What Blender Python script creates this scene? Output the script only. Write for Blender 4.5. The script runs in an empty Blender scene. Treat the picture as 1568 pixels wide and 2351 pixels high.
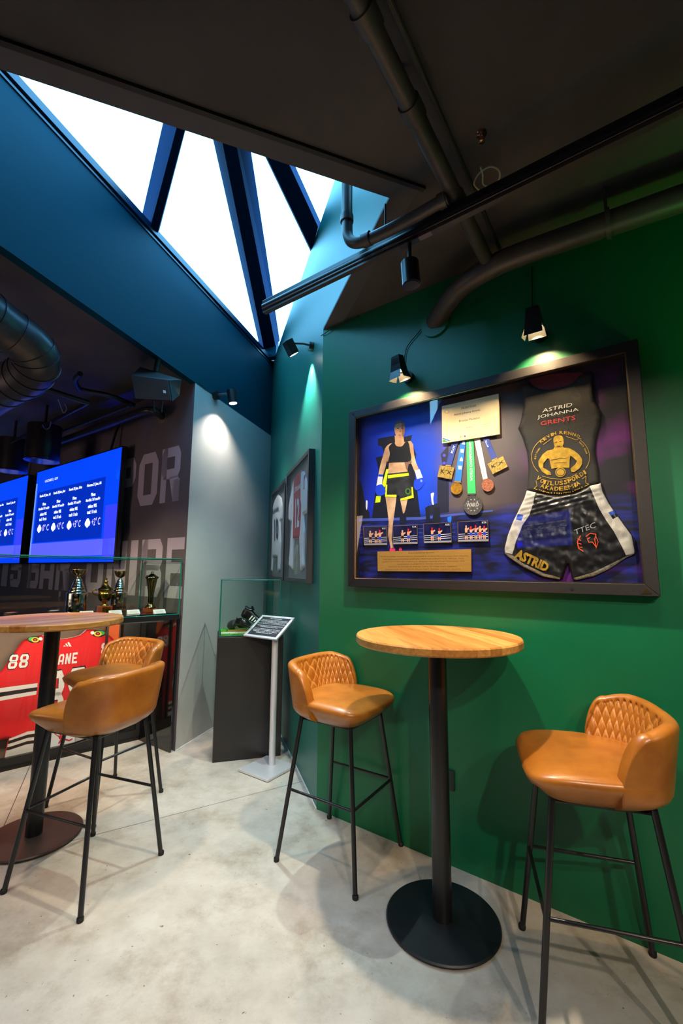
import bpy, math, random
from math import sin, cos, pi, radians as R, atan2, hypot
from mathutils import Vector, Matrix
from mathutils.geometry import tessellate_polygon
random.seed(7)
SC = bpy.context.scene
COL = SC.collection
# ------------------------------------------------------------------ camera
FPX, PITCH, ROLL, HC = 1010.0, .1336, .0077, 1.37
f_ = Vector((0, cos(PITCH), sin(PITCH))); r_ = Vector((1, 0, 0)); u_ = r_.cross(f_)
r_, u_ = cos(ROLL)*r_+sin(ROLL)*u_, -sin(ROLL)*r_+cos(ROLL)*u_
EYE = Vector((0, 0, HC))
cd = bpy.data.cameras.new('camera'); cam = bpy.data.objects.new('camera', cd); COL.objects.link(cam)
m = Matrix((r_, u_, -f_)).transposed().to_4x4(); m.translation = EYE
cam.matrix_world = m
cd.sensor_fit = 'VERTICAL'; cd.sensor_height = 24.0; cd.lens = FPX/2351*24.0
cd.clip_start = .02; SC.camera = cam
# ------------------------------------------------------------------ view, world, lights
SC.view_settings.view_transform = 'Standard'; SC.view_settings.look = 'None'
SC.view_settings.exposure = 0.0; SC.view_settings.gamma = 1.0; SC.view_settings.use_curve_mapping = False
SC.cycles.use_denoising = True; SC.cycles.max_bounces = 8; SC.cycles.transparent_max_bounces = 24
SC.cycles.sample_clamp_indirect = 6; SC.cycles.caustics_reflective = False; SC.cycles.caustics_refractive = False
def lin(c):
    return tuple((x/255/12.92 if x/255 <= .04045 else ((x/255+.055)/1.055)**2.4) for x in c)+(1,)
wd = bpy.data.worlds.new('sky'); SC.world = wd; wd.use_nodes = True
wn = wd.node_tree; bg = wn.nodes['Background']
tc = wn.nodes.new('ShaderNodeTexCoord'); nz = wn.nodes.new('ShaderNodeTexNoise'); nz.inputs['Scale'].default_value = 3.5; nz.inputs['Detail'].default_value = 6
rp = wn.nodes.new('ShaderNodeValToRGB'); wn.links.new(tc.outputs['Generated'], nz.inputs['Vector']); wn.links.new(nz.outputs['Fac'], rp.inputs['Fac'])
rp.color_ramp.elements[0].position = .34; rp.color_ramp.elements[0].color = (.22, .50, .75, 1)
rp.color_ramp.elements[1].position = .42; rp.color_ramp.elements[1].color = (.20, .66, 1.15, 1)
wn.links.new(rp.outputs['Color'], bg.inputs['Color']); bg.inputs['Strength'].default_value = 9.0
def light(kind, name, loc, power, color, target=None, size=.1, angle=60, blend=.4, size_y=None, spread=None):
    d = bpy.data.lights.new(name, kind); o = bpy.data.objects.new(name, d); COL.objects.link(o)
    d.energy = power; d.color = lin(color)[:3]; o.location = loc
    if kind == 'SPOT': d.spot_size = R(angle); d.spot_blend = blend; d.shadow_soft_size = size
    elif kind == 'AREA':
        d.size = size
        if size_y: d.shape = 'RECTANGLE'; d.size_y = size_y
        if spread: d.spread = R(spread)
    else: d.shadow_soft_size = size
    if target is not None: o.rotation_euler = (Vector(target)-Vector(loc)).to_track_quat('-Z', 'Y').to_euler()
    return o
WARM = (255, 232, 202)
pt = light('AREA', 'skylight_portal', (-.8, 3.0, 4.1), 1, (255, 255, 255), (-.8, 3.0, 0), 3.6, size_y=5.2); pt.data.cycles.is_portal = True
# unseen room lights: ceiling spots, colour washes, and fills added for brightness
light('SPOT', 'spot_over_stool', (.86, 1.1, 2.70), 26, WARM, (.95, 1.5, 0), .02, 96, .6)
light('SPOT', 'spot_behind_viewer', (.52, -1.35, 2.8), 175, (255, 236, 214), (.5, 1.9, .45), .025, 54, .5)
light('SPOT', 'spot_behind_right', (1.4, -1.1, 2.8), 105, (255, 236, 214), (.9, 1.8, .5), .025, 50, .5)
light('SPOT', 'spot_left_behind', (-1.5, -.9, 2.8), 80, (255, 240, 224), (-1.1, 2.0, .0), .03, 50, .8)
light('SPOT', 'spot_left_table', (-1.3, 1.75, 2.85), 95, (255, 220, 172), (-1.75, 2.6, 0), .04, 90, .6)
light('SPOT', 'spot_floor_front', (-.1, -.1, 2.85), 14, (255, 236, 214), (-.3, .9, 0), .04, 76, 1.0)
light('AREA', 'room_fill', (0, -2.6, 2.5), 2, (255, 230, 205), (0, 2, 1.0), 3.5, size_y=1.6)
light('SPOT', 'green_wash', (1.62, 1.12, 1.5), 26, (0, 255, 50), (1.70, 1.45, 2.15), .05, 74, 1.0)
light('SPOT', 'blue_wash_left', (-2.10, 4.02, 2.2), 14, (20, 50, 255), (-1.95, 4.2, 3.0), .03, 70, .8)
light('AREA', 'left_room_glow', (-4.0, 1.6, 1.6), 16, (255, 214, 196), (-2.4, 4.4, 2.4), 1.2)
light('SPOT', 'vitrine_fill', (-1.3, 1.9, 2.75), 80, (255, 222, 180), (-1.7, 3.5, 1.1), .03, 44, .5)  # unseen spot added to brighten the trophies
light('SPOT', 'jersey_spot', (-2.9, 1.6, 2.6), 190, (255, 218, 176), (-2.0, 3.5, .6), .04, 52, .6)
# ------------------------------------------------------------------ pixel -> place helpers
def ray(x, y): return f_*FPX + r_*(x-784) - u_*(y-1175.5)
def Z(x, y, z=0.0):
    d = ray(x, y); return EYE + d*((z-HC)/d.z)
class Plane:
    """vertical plane through A,B (left to right seen from the room); local x along, local y into the wall, z up"""
    def __init__(s, A, B, off=0):
        A = Vector(A[:2]); B = Vector(B[:2]); s.d = (B-A).normalized(); s.n = Vector((-s.d.y, s.d.x))
        s.o = A - s.n*off; s.rz = atan2(s.d.y, s.d.x)
    def at(s, off):
        q = Plane(s.o, s.o+s.d, off); return q
    def W(s, x, y):
        d = ray(x, y); t = (s.n@s.o - s.n@EYE.xy)/(s.n@d.xy); return EYE + d*t
    def uv(s, x, y, off=0):
        q = s.at(off) if off else s; p = q.W(x, y); return ((p.xy-s.o)@s.d, p.z)
    def P(s, u, z, off=0):
        p = s.o + s.d*u - s.n*off; return Vector((p.x, p.y, z))
# ------------------------------------------------------------------ materials
MATS = {}
def mat(name, c, rough=.5, metal=0.0, emit=0, spec=.5, noise=0, nscale=8, bump=0, bscale=60, coat=0, stretch=None, c2=None):
    if name in MATS: return MATS[name]
    M = bpy.data.materials.new(name); M.use_nodes = True; t = M.node_tree; b = t.nodes['Principled BSDF']
    b.inputs['Base Color'].default_value = lin(c); b.inputs['Roughness'].default_value = rough; b.inputs['Metallic'].default_value = metal
    b.inputs['Specular IOR Level'].default_value = spec
    if coat: b.inputs['Coat Weight'].default_value = coat; b.inputs['Coat Roughness'].default_value = .15
    if emit: b.inputs['Emission Color'].default_value = lin(c); b.inputs['Emission Strength'].default_value = emit
    tcn = t.nodes.new('ShaderNodeTexCoord')
    vec = tcn.outputs['Object']
    if stretch:
        mp = t.nodes.new('ShaderNodeMapping'); mp.inputs['Scale'].default_value = stretch; t.links.new(vec, mp.inputs['Vector']); vec = mp.outputs['Vector']
    if noise or c2:
        n = t.nodes.new('ShaderNodeTexNoise'); n.inputs['Scale'].default_value = nscale; n.inputs['Detail'].default_value = 5; t.links.new(vec, n.inputs['Vector'])
        mx = t.nodes.new('ShaderNodeMix'); mx.data_type = 'RGBA'
        mx.inputs[6].default_value = lin(c); mx.inputs[7].default_value = lin(c2 if c2 else tuple(min(255, v*(1-noise)) for v in c))
        mr = t.nodes.new('ShaderNodeMapRange'); mr.inputs[1].default_value = .35; mr.inputs[2].default_value = .68
        t.links.new(n.outputs['Fac'], mr.inputs[0]); t.links.new(mr.outputs[0], mx.inputs[0]); t.links.new(mx.outputs[2], b.inputs['Base Color'])
    if bump:
        n = t.nodes.new('ShaderNodeTexNoise'); n.inputs['Scale'].default_value = bscale; n.inputs['Detail'].default_value = 3; t.links.new(vec, n.inputs['Vector'])
        bp = t.nodes.new('ShaderNodeBump'); bp.inputs['Strength'].default_value = bump; bp.inputs['Distance'].default_value = .004
        t.links.new(n.outputs['Fac'], bp.inputs['Height']); t.links.new(bp.outputs['Normal'], b.inputs['Normal'])
    MATS[name] = M; return M
def glassmat(name, tint=(248, 253, 251), refl=1.0):
    if name in MATS: return MATS[name]
    M = bpy.data.materials.new(name); M.use_nodes = True; t = M.node_tree; t.nodes.remove(t.nodes['Principled BSDF'])
    tr = t.nodes.new('ShaderNodeBsdfTransparent'); tr.inputs[0].default_value = lin(tint)
    gl = t.nodes.new('ShaderNodeBsdfGlossy'); gl.inputs['Roughness'].default_value = .02
    fr = t.nodes.new('ShaderNodeFresnel'); fr.inputs['IOR'].default_value = 1.5
    ml = t.nodes.new('ShaderNodeMath'); ml.operation = 'MULTIPLY'; ml.inputs[1].default_value = refl
    ge = t.nodes.new('ShaderNodeNewGeometry'); sb = t.nodes.new('ShaderNodeMath'); sb.operation = 'SUBTRACT'; sb.inputs[0].default_value = 1; t.links.new(ge.outputs['Backfacing'], sb.inputs[1])
    m2 = t.nodes.new('ShaderNodeMath'); m2.operation = 'MULTIPLY'; t.links.new(sb.outputs[0], m2.inputs[1]); t.links.new(fr.outputs[0], ml.inputs[0]); t.links.new(ml.outputs[0], m2.inputs[0])
    mx = t.nodes.new('ShaderNodeMixShader'); t.links.new(m2.outputs[0], mx.inputs[0]); t.links.new(tr.outputs[0], mx.inputs[1]); t.links.new(gl.outputs[0], mx.inputs[2])
    t.links.new(mx.outputs[0], t.nodes['Material Output'].inputs['Surface']); MATS[name] = M; return M
M_GREEN = mat('green paint', (0, 104, 64), .42, noise=.06, nscale=2.5, bump=.05, bscale=180)
M_GREENC = mat('green paint of the angled wall', (24, 110, 98), .40, noise=.06, nscale=2.5, bump=.05, bscale=180)
M_NAVY = mat('dark blue paint', (0, 60, 76), .6, spec=.08, noise=.05, nscale=2)
M_GREY = mat('grey paint', (180, 182, 180), .55, noise=.05, nscale=2.5, bump=.04, bscale=200)
M_CEIL = mat('dark plaster', (82, 80, 82), .8, noise=.25, nscale=1.6, bump=.15, bscale=40)
M_CEIL2 = mat('dark plaster border', (88, 88, 94), .75, noise=.12, nscale=2)
M_BLACK = mat('black paint', (14, 14, 15), .5)
M_BSAT = mat('black powder coat', (22, 22, 24), .32)
M_PIPE = mat('dark painted pipe', (70, 70, 68), .4, noise=.2, nscale=5)
M_LETT = mat('lilac grey lettering paint', (186, 180, 200), .7)
M_BROWNW = mat('dark brown grey paint', (104, 98, 106), .7, noise=.1, nscale=3)
M_GLASS = glassmat('clear glass'); M_GEDGE = mat('green glass edge', (10, 110, 95), .15, emit=0)
M_SILVER = mat('brushed aluminium', (214, 216, 222), .38, .45)
M_CHROME = mat('silver plate', (205, 200, 190), .12, 1.0)
M_GOLDM = mat('antique gold metal', (190, 150, 70), .22, 1.0, noise=.4, nscale=30)
M_WHITE = mat('white card', (225, 226, 228), .6)
# floor
def floormat():
    M = bpy.data.materials.new('polished concrete'); M.use_nodes = True; t = M.node_tree; b = t.nodes['Principled BSDF']
    L = t.links.new; N = t.nodes.new
    tcn = N('ShaderNodeTexCoord')
    def noise(sc, det, rough=.5):
        n = N('ShaderNodeTexNoise'); n.inputs['Scale'].default_value = sc; n.inputs['Detail'].default_value = det; n.inputs['Roughness'].default_value = rough
        L(tcn.outputs['Object'], n.inputs['Vector']); return n.outputs['Fac']
    def ramp(fac, stops):
        r = N('ShaderNodeValToRGB'); L(fac, r.inputs['Fac']); e = r.color_ramp.elements
        for i, (p, c) in enumerate(stops):
            q = e[i] if i < 2 else e.new(p)
            q.position = p; q.color = c if len(c) == 4 else lin(c)
        return r.outputs['Color']
    def mul(a, c, f=1.0):
        x = N('ShaderNodeMix'); x.data_type = 'RGBA'; x.blend_type = 'MULTIPLY'; x.inputs[0].default_value = f; L(a, x.inputs[6]); L(c, x.inputs[7]); return x.outputs[2]
    base = ramp(noise(1.3, 6, .6), [(.3, (176, 172, 163)), (.7, (196, 191, 181))])
    fine = ramp(noise(9, 8, .7), [(.32, (232, 229, 225)), (.62, (255, 255, 255))])
    blot = ramp(noise(3.1, 9, .75), [(.36, (226, 221, 213)), (.5, (255, 255, 255))])
    speck = ramp(noise(46, 3, .6), [(.25, (110, 100, 90)), (.31, (255, 255, 255))])
    col = mul(mul(mul(base, fine), blot), speck)
    # saw-cut joints: |dot(p-p0,n)| < w
    sx = N('ShaderNodeSeparateXYZ'); L(tcn.outputs['Object'], sx.inputs[0])
    def mth(op, a, b2=None):
        x = N('ShaderNodeMath'); x.operation = op
        for i, v in enumerate((a, b2)):
            if v is None: continue
            if isinstance(v, (int, float)): x.inputs[i].default_value = v
            else: L(v, x.inputs[i])
        return x.outputs[0]
    fac = None
    for (ax, ay), (bx, by), w in (((-1.279, 2.489), (-.524, 2.934), .0022), ((-1.879, 2.724), (-2.067, 3.093), .0022)):
        dx, dy = bx-ax, by-ay; l = hypot(dx, dy); nx, ny = -dy/l, dx/l
        v = mth('ADD', mth('MULTIPLY', sx.outputs[0], nx), mth('MULTIPLY', sx.outputs[1], ny))
        k = mth('LESS_THAN', mth('ABSOLUTE', mth('SUBTRACT', v, nx*ax+ny*ay)), w)
        if dx < 0 or True:
            s = mth('ADD', mth('MULTIPLY', sx.outputs[0], dx/l), mth('MULTIPLY', sx.outputs[1], dy/l)); s0 = dx/l*ax+dy/l*ay
            k = mth('MULTIPLY', k, mth('GREATER_THAN', s, s0-.25)); k = mth('MULTIPLY', k, mth('LESS_THAN', s, s0+l+.35))
        fac = k if fac is None else mth('MAXIMUM', fac, k)
    mx = N('ShaderNodeMix'); mx.data_type = 'RGBA'; L(fac, mx.inputs[0]); L(col, mx.inputs[6]); mx.inputs[7].default_value = lin((70, 66, 62)); L(mx.outputs[2], b.inputs['Base Color'])
    rr = N('ShaderNodeMapRange'); L(noise(4, 5), rr.inputs[0]); rr.inputs[3].default_value = .3; rr.inputs[4].default_value = .62; L(rr.outputs[0], b.inputs['Roughness'])
    bp = N('ShaderNodeBump'); bp.inputs['Strength'].default_value = .08; bp.inputs['Distance'].default_value = .003; L(noise(30, 6), bp.inputs['Height']); L(bp.outputs[0], b.inputs['Normal'])
    return M
def woodmat(name='oak staves', ang=0.0, w=.052):
    M = bpy.data.materials.new(name); M.use_nodes = True; t = M.node_tree; b = t.nodes['Principled BSDF']; L = t.links.new; N = t.nodes.new
    tcn = N('ShaderNodeTexCoord'); mp = N('ShaderNodeMapping'); mp.inputs['Rotation'].default_value = (0, 0, ang); L(tcn.outputs['Object'], mp.inputs['Vector'])
    sx = N('ShaderNodeSeparateXYZ'); L(mp.outputs[0], sx.inputs[0])
    d = N('ShaderNodeMath'); d.operation = 'DIVIDE'; d.inputs[1].default_value = w; L(sx.outputs[0], d.inputs[0])
    fl = N('ShaderNodeMath'); fl.operation = 'FLOOR'; L(d.outputs[0], fl.inputs[0])
    wn_ = N('ShaderNodeTexWhiteNoise'); wn_.noise_dimensions = '1D'; L(fl.outputs[0], wn_.inputs['W'])
    m2 = N('ShaderNodeMapping'); m2.inputs['Scale'].default_value = (38, 3.2, 38); L(mp.outputs[0], m2.inputs['Vector'])
    ad = N('ShaderNodeVectorMath'); ad.operation = 'ADD'; L(m2.outputs[0], ad.inputs[0])
    cb = N('ShaderNodeCombineXYZ'); ml = N('ShaderNodeMath'); ml.operation = 'MULTIPLY'; ml.inputs[1].default_value = 31; L(wn_.outputs['Value'], ml.inputs[0]); L(ml.outputs[0], cb.inputs[1]); L(cb.outputs[0], ad.inputs[1])
    ng = N('ShaderNodeTexNoise'); ng.inputs['Scale'].default_value = 1.4; ng.inputs['Detail'].default_value = 6; ng.inputs['Distortion'].default_value = .6; L(ad.outputs[0], ng.inputs['Vector'])
    r1 = N('ShaderNodeValToRGB'); L(wn_.outputs['Value'], r1.inputs[0]); r1.color_ramp.elements[0].color = lin((186, 124, 58)); r1.color_ramp.elements[1].color = lin((222, 168, 92))
    r2 = N('ShaderNodeValToRGB'); L(ng.outputs['Fac'], r2.inputs[0]); r2.color_ramp.elements[0].position = .3; r2.color_ramp.elements[0].color = lin((214, 200, 184)); r2.color_ramp.elements[1].position = .6; r2.color_ramp.elements[1].color = (1, 1, 1, 1)
    mx = N('ShaderNodeMix'); mx.data_type = 'RGBA'; mx.blend_type = 'MULTIPLY'; mx.inputs[0].default_value = 1; L(r1.outputs[0], mx.inputs[6]); L(r2.outputs[0], mx.inputs[7]); L(mx.outputs[2], b.inputs['Base Color'])
    b.inputs['Roughness'].default_value = .34
    return M
def leathermat():
    M = bpy.data.materials.new('tan leather'); M.use_nodes = True; t = M.node_tree; b = t.nodes['Principled BSDF']; L = t.links.new; N = t.nodes.new
    tcn = N('ShaderNodeTexCoord'); n = N('ShaderNodeTexNoise'); n.inputs['Scale'].default_value = 9; n.inputs['Detail'].default_value = 7; n.inputs['Roughness'].default_value = .6; L(tcn.outputs['Object'], n.inputs['Vector'])
    r1 = N('ShaderNodeValToRGB'); L(n.outputs['Fac'], r1.inputs[0]); r1.color_ramp.elements[0].position = .3; r1.color_ramp.elements[0].color = lin((146, 84, 24)); r1.color_ramp.elements[1].position = .68; r1.color_ramp.elements[1].color = lin((178, 112, 38))
    at = N('ShaderNodeAttribute'); at.attribute_name = 'stitch'
    mx = N('ShaderNodeMix'); mx.data_type = 'RGBA'; L(at.outputs['Fac'], mx.inputs[0]); L(r1.outputs[0], mx.inputs[6]); mx.inputs[7].default_value = lin((226, 164, 84)); L(mx.outputs[2], b.inputs['Base Color'])
    b.inputs['Roughness'].default_value = .33; b.inputs['Coat Weight'].default_value = .25; b.inputs['Coat Roughness'].default_value = .2
    n2 = N('ShaderNodeTexNoise'); n2.inputs['Scale'].default_value = 260; n2.inputs['Detail'].default_value = 3; L(tcn.outputs['Object'], n2.inputs['Vector'])
    bp = N('ShaderNodeBump'); bp.inputs['Strength'].default_value = .1; bp.inputs['Distance'].default_value = .001; L(n2.outputs['Fac'], bp.inputs['Height']); L(bp.outputs[0], b.inputs['Normal'])
    return M
# ------------------------------------------------------------------ mesh helpers
def link(name, me, parent=None, world=False):
    o = bpy.data.objects.new(name, me); COL.objects.link(o)
    if parent is not None:
        o.parent = parent
        if world: o.matrix_parent_inverse = PM[parent.name].inverted()
    return o
PM = {}
def empty(name, loc=(0, 0, 0), rz=0, label=None, cat=None, group=None):
    o = bpy.data.objects.new(name, None); COL.objects.link(o); o.empty_display_size = .1
    o.location = loc; o.rotation_euler = (0, 0, rz); PM[o.name] = Matrix.Translation(Vector(loc)) @ Matrix.Rotation(rz, 4, 'Z')
    return tag(o, label, cat, group)
def tag(o, label=None, cat=None, group=None, kind=None):
    if label: o['label'] = label
    if cat: o['category'] = cat
    if group: o['group'] = group
    if kind: o['kind'] = kind
    return o
class MB:
    def __init__(s): s.v = []; s.f = []; s.mi = []; s.mats = []; s.sm = []
    def m(s, M):
        if M not in s.mats: s.mats.append(M)
        return s.mats.index(M)
    def add(s, vs, fs, M, smooth=False):
        k = len(s.v); s.v += [tuple(v) for v in vs]; i = s.m(M)
        for f in fs: s.f.append(tuple(k+a for a in f)); s.mi.append(i); s.sm.append(smooth)
        return s
    def box(s, a, b, M, mtx=None):
        x0, y0, z0 = a; x1, y1, z1 = b
        vs = [Vector(p) for p in ((x0, y0, z0), (x1, y0, z0), (x1, y1, z0), (x0, y1, z0), (x0, y0, z1), (x1, y0, z1), (x1, y1, z1), (x0, y1, z1))]
        if mtx: vs = [mtx @ v for v in vs]
        return s.add(vs, [(0, 3, 2, 1), (4, 5, 6, 7), (0, 1, 5, 4), (1, 2, 6, 5), (2, 3, 7, 6), (3, 0, 4, 7)], M)
    def prism(s, pts, z0, z1, M):   # world/local xy polygon extruded in z
        n = len(pts); vs = [(p[0], p[1], z0) for p in pts]+[(p[0], p[1], z1) for p in pts]
        tri = tessellate_polygon([[Vector((p[0], p[1], 0)) for p in pts]])
        return s.add(vs, [tuple(t) for t in tri]+[tuple(n+i for i in t) for t in tri]+[(i, (i+1) % n, n+(i+1) % n, n+i) for i in range(n)], M)
    def plate(s, pts, off, th, M):  # (u,z) polygon on a wall frame, front at local y=-off
        n = len(pts); vs = [(p[0], -off, p[1]) for p in pts]+[(p[0], -off+th, p[1]) for p in pts]
        tri = tessellate_polygon([[Vector((p[0], p[1], 0)) for p in pts]])
        fs = [tuple(t) for t in tri]
        if th: fs += [tuple(n+i for i in t) for t in tri]+[(i, (i+1) % n, n+(i+1) % n, n+i) for i in range(n)]
        return s.add(vs, fs, M)
    def tube(s, pts, r, M, seg=12, cap=True, radii=None):
        pts = [Vector(p) for p in pts]; vs = []; n = len(pts); up = Vector((0, 0, 1)); prev = None
        for i, p in enumerate(pts):
            d = (pts[min(i+1, n-1)]-pts[max(i-1, 0)]).normalized()
            if prev is None:
                a = d.cross(up); a = a if a.length > .05 else d.cross(Vector((1, 0, 0))); a.normalize()
            else: a = (prev-d*prev.dot(d)).normalized()
            prev = a; b = d.cross(a); rr = radii[i] if radii else r
            for k in range(seg):
                t = 2*pi*k/seg; vs.append(p+(a*cos(t)+b*sin(t))*rr)
        fs = [(i*seg+k, i*seg+(k+1) % seg, (i+1)*seg+(k+1) % seg, (i+1)*seg+k) for i in range(n-1) for k in range(seg)]
        s.add(vs, fs, M, True)
        if cap: s.add(vs[:seg], [tuple(range(seg))], M); s.add(vs[-seg:], [tuple(range(seg))], M)
        return s
    def lathe(s, prof, M, seg=32, c=(0, 0, 0), smooth=True):
        vs = [(c[0]+r*cos(2*pi*k/seg), c[1]+r*sin(2*pi*k/seg), c[2]+z) for r, z in prof for k in range(seg)]
        fs = [(i*seg+k, i*seg+(k+1) % seg, (i+1)*seg+(k+1) % seg, (i+1)*seg+k) for i in range(len(prof)-1) for k in range(seg)]
        return s.add(vs, fs, M, smooth)
    def build(s, name, parent=None, world=False, bevel=0, smooth_angle=None):
        me = bpy.data.meshes.new(name); me.from_pydata([tuple(v) for v in s.v], [], s.f)
        for M in s.mats: me.materials.append(M)
        me.polygons.foreach_set('material_index', s.mi); me.polygons.foreach_set('use_smooth', s.sm); me.update()
        o = link(name, me, parent, world)
        if bevel:
            bv = o.modifiers.new('bevel', 'BEVEL'); bv.width = bevel; bv.segments = 2; bv.limit_method = 'ANGLE'
        return o
def smoothpath(pts, n=6):
    P = [Vector(p) for p in pts]; out = []
    for i in range(len(P)-1):
        p0, p1, p2, p3 = P[max(i-1, 0)], P[i], P[i+1], P[min(i+2, len(P)-1)]
        for k in range(n):
            t = k/n; out.append(.5*((2*p1)+(p2-p0)*t+(2*p0-5*p1+4*p2-p3)*t*t+(3*p1-p0-3*p2+p3)*t**3))
    return out+[P[-1]]
_tc = {}
def textmesh(s, bold=.0):
    if (s, bold) in _tc: return _tc[(s, bold)]
    cu = bpy.data.curves.new('t', 'FONT'); cu.body = s; cu.resolution_u = 2; cu.offset = bold
    o = bpy.data.objects.new('t', cu); COL.objects.link(o); bpy.context.view_layer.update()
    me = bpy.data.meshes.new_from_object(o.evaluated_get(bpy.context.evaluated_depsgraph_get()))
    vs = [(v.co.x, v.co.y) for v in me.vertices]; fs = [tuple(p.vertices) for p in me.polygons]
    bpy.data.objects.remove(o); bpy.data.meshes.remove(me); bpy.data.curves.remove(cu)
    x0 = min(v[0] for v in vs); x1 = max(v[0] for v in vs); y0 = min(v[1] for v in vs); y1 = max(v[1] for v in vs)
    vs = [((x-x0)/(x1-x0), (y-y0)/(y1-y0)) for x, y in vs]
    _tc[(s, bold)] = (vs, fs); return vs, fs
def text(mb, s, q, M, fn, bold=.0):
    """text laid bilinearly into quad q = bl, br, tr, tl (each 2-d); fn maps 2-d -> 3-d"""
    vs, fs = textmesh(s, 0 if "M" in s else bold)
    def bl(u, v):
        return tuple((q[0][i]*(1-u)+q[1][i]*u)*(1-v)+(q[3][i]*(1-u)+q[2][i]*u)*v for i in (0, 1))
    mb.add([fn(*bl(u, v)) for u, v in vs], fs, M)
# block letters, unit box 0..1 x 0..1, lists of polygons
def ringp(x0, y0, x1, y1, t, c, ty=None):
    ty = ty or t
    o = [(x0+c, y0), (x1-c, y0), (x1, y0+c), (x1, y1-c), (x1-c, y1), (x0+c, y1), (x0, y1-c), (x0, y0+c)]
    i = [(x0+t, y0+ty), (x1-t, y0+ty), (x1-t, y0+ty), (x1-t, y1-ty), (x1-t, y1-ty), (x0+t, y1-ty), (x0+t, y1-ty), (x0+t, y0+ty)]
    return [[o[k], o[(k+1) % 8], i[(k+1) % 8], i[k]] for k in range(8)]
def rc(x0, y0, x1, y1): return [(x0, y0), (x1, y0), (x1, y1), (x0, y1)]
T = .3
GL = {
 'O': ringp(0, 0, 1, 1, T, .2, .2), '0': ringp(0, 0, 1, 1, T, .2, .2), 'I': [rc(.2, 0, .8, 1)], '1': [rc(.3, 0, .75, 1), [(.1, .75), (.3, .8), (.3, 1), (.25, 1)]],
 'E': [rc(0, 0, T, 1), rc(T, 0, 1, .2), rc(T, .41, .85, .59), rc(T, .8, 1, 1)],
 'P': [rc(0, 0, T, 1)]+ringp(0, .42, 1, 1, T, .16, .18),
 'B': ringp(0, .45, 1, 1, T, .14, .18)+ringp(0, 0, 1, .55, T, .14, .18)+[rc(0, 0, T, 1)],
 'R': [rc(0, 0, T, 1)]+ringp(0, .42, 1, 1, T, .14, .18)+[[(.45, .45), (.7, 0), (1, 0), (1, .34), (.9, .46)], rc(.68, 0, 1, .4)],
 'A': [[(0, 0), (T, 0), (T, .86), (.2, 1), (0, .8)], [(1-T, 0), (1, 0), (1, .8), (.8, 1), (1-T, .86)], rc(T, .24, 1-T, .42), rc(.2, .8, .8, 1)],
 'N': [rc(0, 0, T, 1), rc(1-T, 0, 1, 1), [(0, 1), (.32, 1), (1, 0), (.68, 0)]],
 'S': [[(0, 0+.16), (.16, 0), (.84, 0), (1, .16), (.7, .2), (0, .2)], rc(.7, .16, 1, .5), rc(0, .42, 1, .6), rc(0, .5, .3, .84), [(0, .84), (.3, .8), (1, .8), (1, .84), (.84, 1), (.16, 1)], rc(0, .16, .3, .32), rc(.7, .68, 1, .84)],
 '8': ringp(0, .46, 1, 1, T, .17, .16)+ringp(0, 0, 1, .54, T, .17, .16),
 'K': [rc(0, 0, T, 1), [(T, .35), (.62, 1), (1, 1), (.55, .5), (1, 0), (.62, 0), (T, .5)]],
}
def glyph(mb, ch, q, M, fn):
    for poly in GL[ch]:
        P = []
        for (u, v) in poly:
            P.append(tuple((q[0][i]*(1-u)+q[1][i]*u)*(1-v)+(q[3][i]*(1-u)+q[2][i]*u)*v for i in (0, 1)))
        tri = tessellate_polygon([[Vector((a, b, 0)) for a, b in P]])
        mb.add([fn(a, b) for a, b in P], [tuple(t) for t in tri], M)
# ------------------------------------------------------------------ the room
ZC = 2.975; ZG = 3.87
G0 = (-1.253, 3.565); G1 = (-.841, 5.036); A0 = (-.132, 2.76); W1 = (1.224, 1.759)
dg = Vector((W1[0]-A0[0], W1[1]-A0[1])).normalized(); E1 = Vector(A0)+dg*4.6
dt = Vector((-.81, .586)).normalized(); T1 = Vector(G0)+dt*6.2
HA = (-1.995, .897); HB = (.1967, 1.705)
W_G = Plane(A0, W1); W_A = Plane(G1, A0); W_GR = Plane(G0, G1); W_T = Plane(T1, G0)
def wall(name, A, B, z0, z1, M, th=.08, back=None):
    A = Vector(A[:2]); B = Vector(B[:2]); d = (B-A).normalized(); n = Vector((-d.y, d.x))*th
    o = MB().prism([A, B, B+n, A+n], z0, z1, M).build(name); return tag(o, kind='structure')
fl = MB().box((-7.5, -4, -.1), (5, 9, 0), floormat()).build('floor'); tag(fl, kind='structure')
wall('wall_right', A0, E1, 0, ZC+.05, M_GREEN)
wall('wall_back', G1, A0, 0, ZC+.002, M_GREENC)
wall('wall_back_upper', G1, HB, ZC+.001, ZG, M_GREENC)
tag(MB().prism([G0, G1, (G1[0]-.06, G1[1]+.02), (G0[0]-.004, G0[1]+.004)], 0, 2.95, M_GREY).build('wall_grey'), kind='structure')
wall('wall_shaft', HA, G1, 2.95, ZG, M_NAVY, .06)
dA = (Vector(HB)-Vector(HA)).normalized(); nA = Vector((dA.y, -dA.x))   # nA towards viewer
wall('wall_shaft_near', Vector(HB)+nA*.09, Vector(HA)+nA*.09, ZC+.06, ZG+.4, M_CEIL2)
nT = Vector((-dt.y, dt.x))*-1
tag(MB().prism([T1, G0, (G0[0]+.012, G0[1]+.08), T1+nT*.08], 0, ZC+.05, M_BROWNW).build('wall_left'), kind='structure')
wall('wall_far_left', (-7.2, -3.6), T1+Vector((-.3, .2)), 0, ZC+.05, M_BROWNW)
wall('wall_near', (E1.x+.3, -3.6), (-7.2, -3.6), 0, ZC+.05, M_BROWNW)
wall('wall_far_right', E1, (E1.x+.3, -3.6), 0, ZC+.05, M_GREEN)
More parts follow.
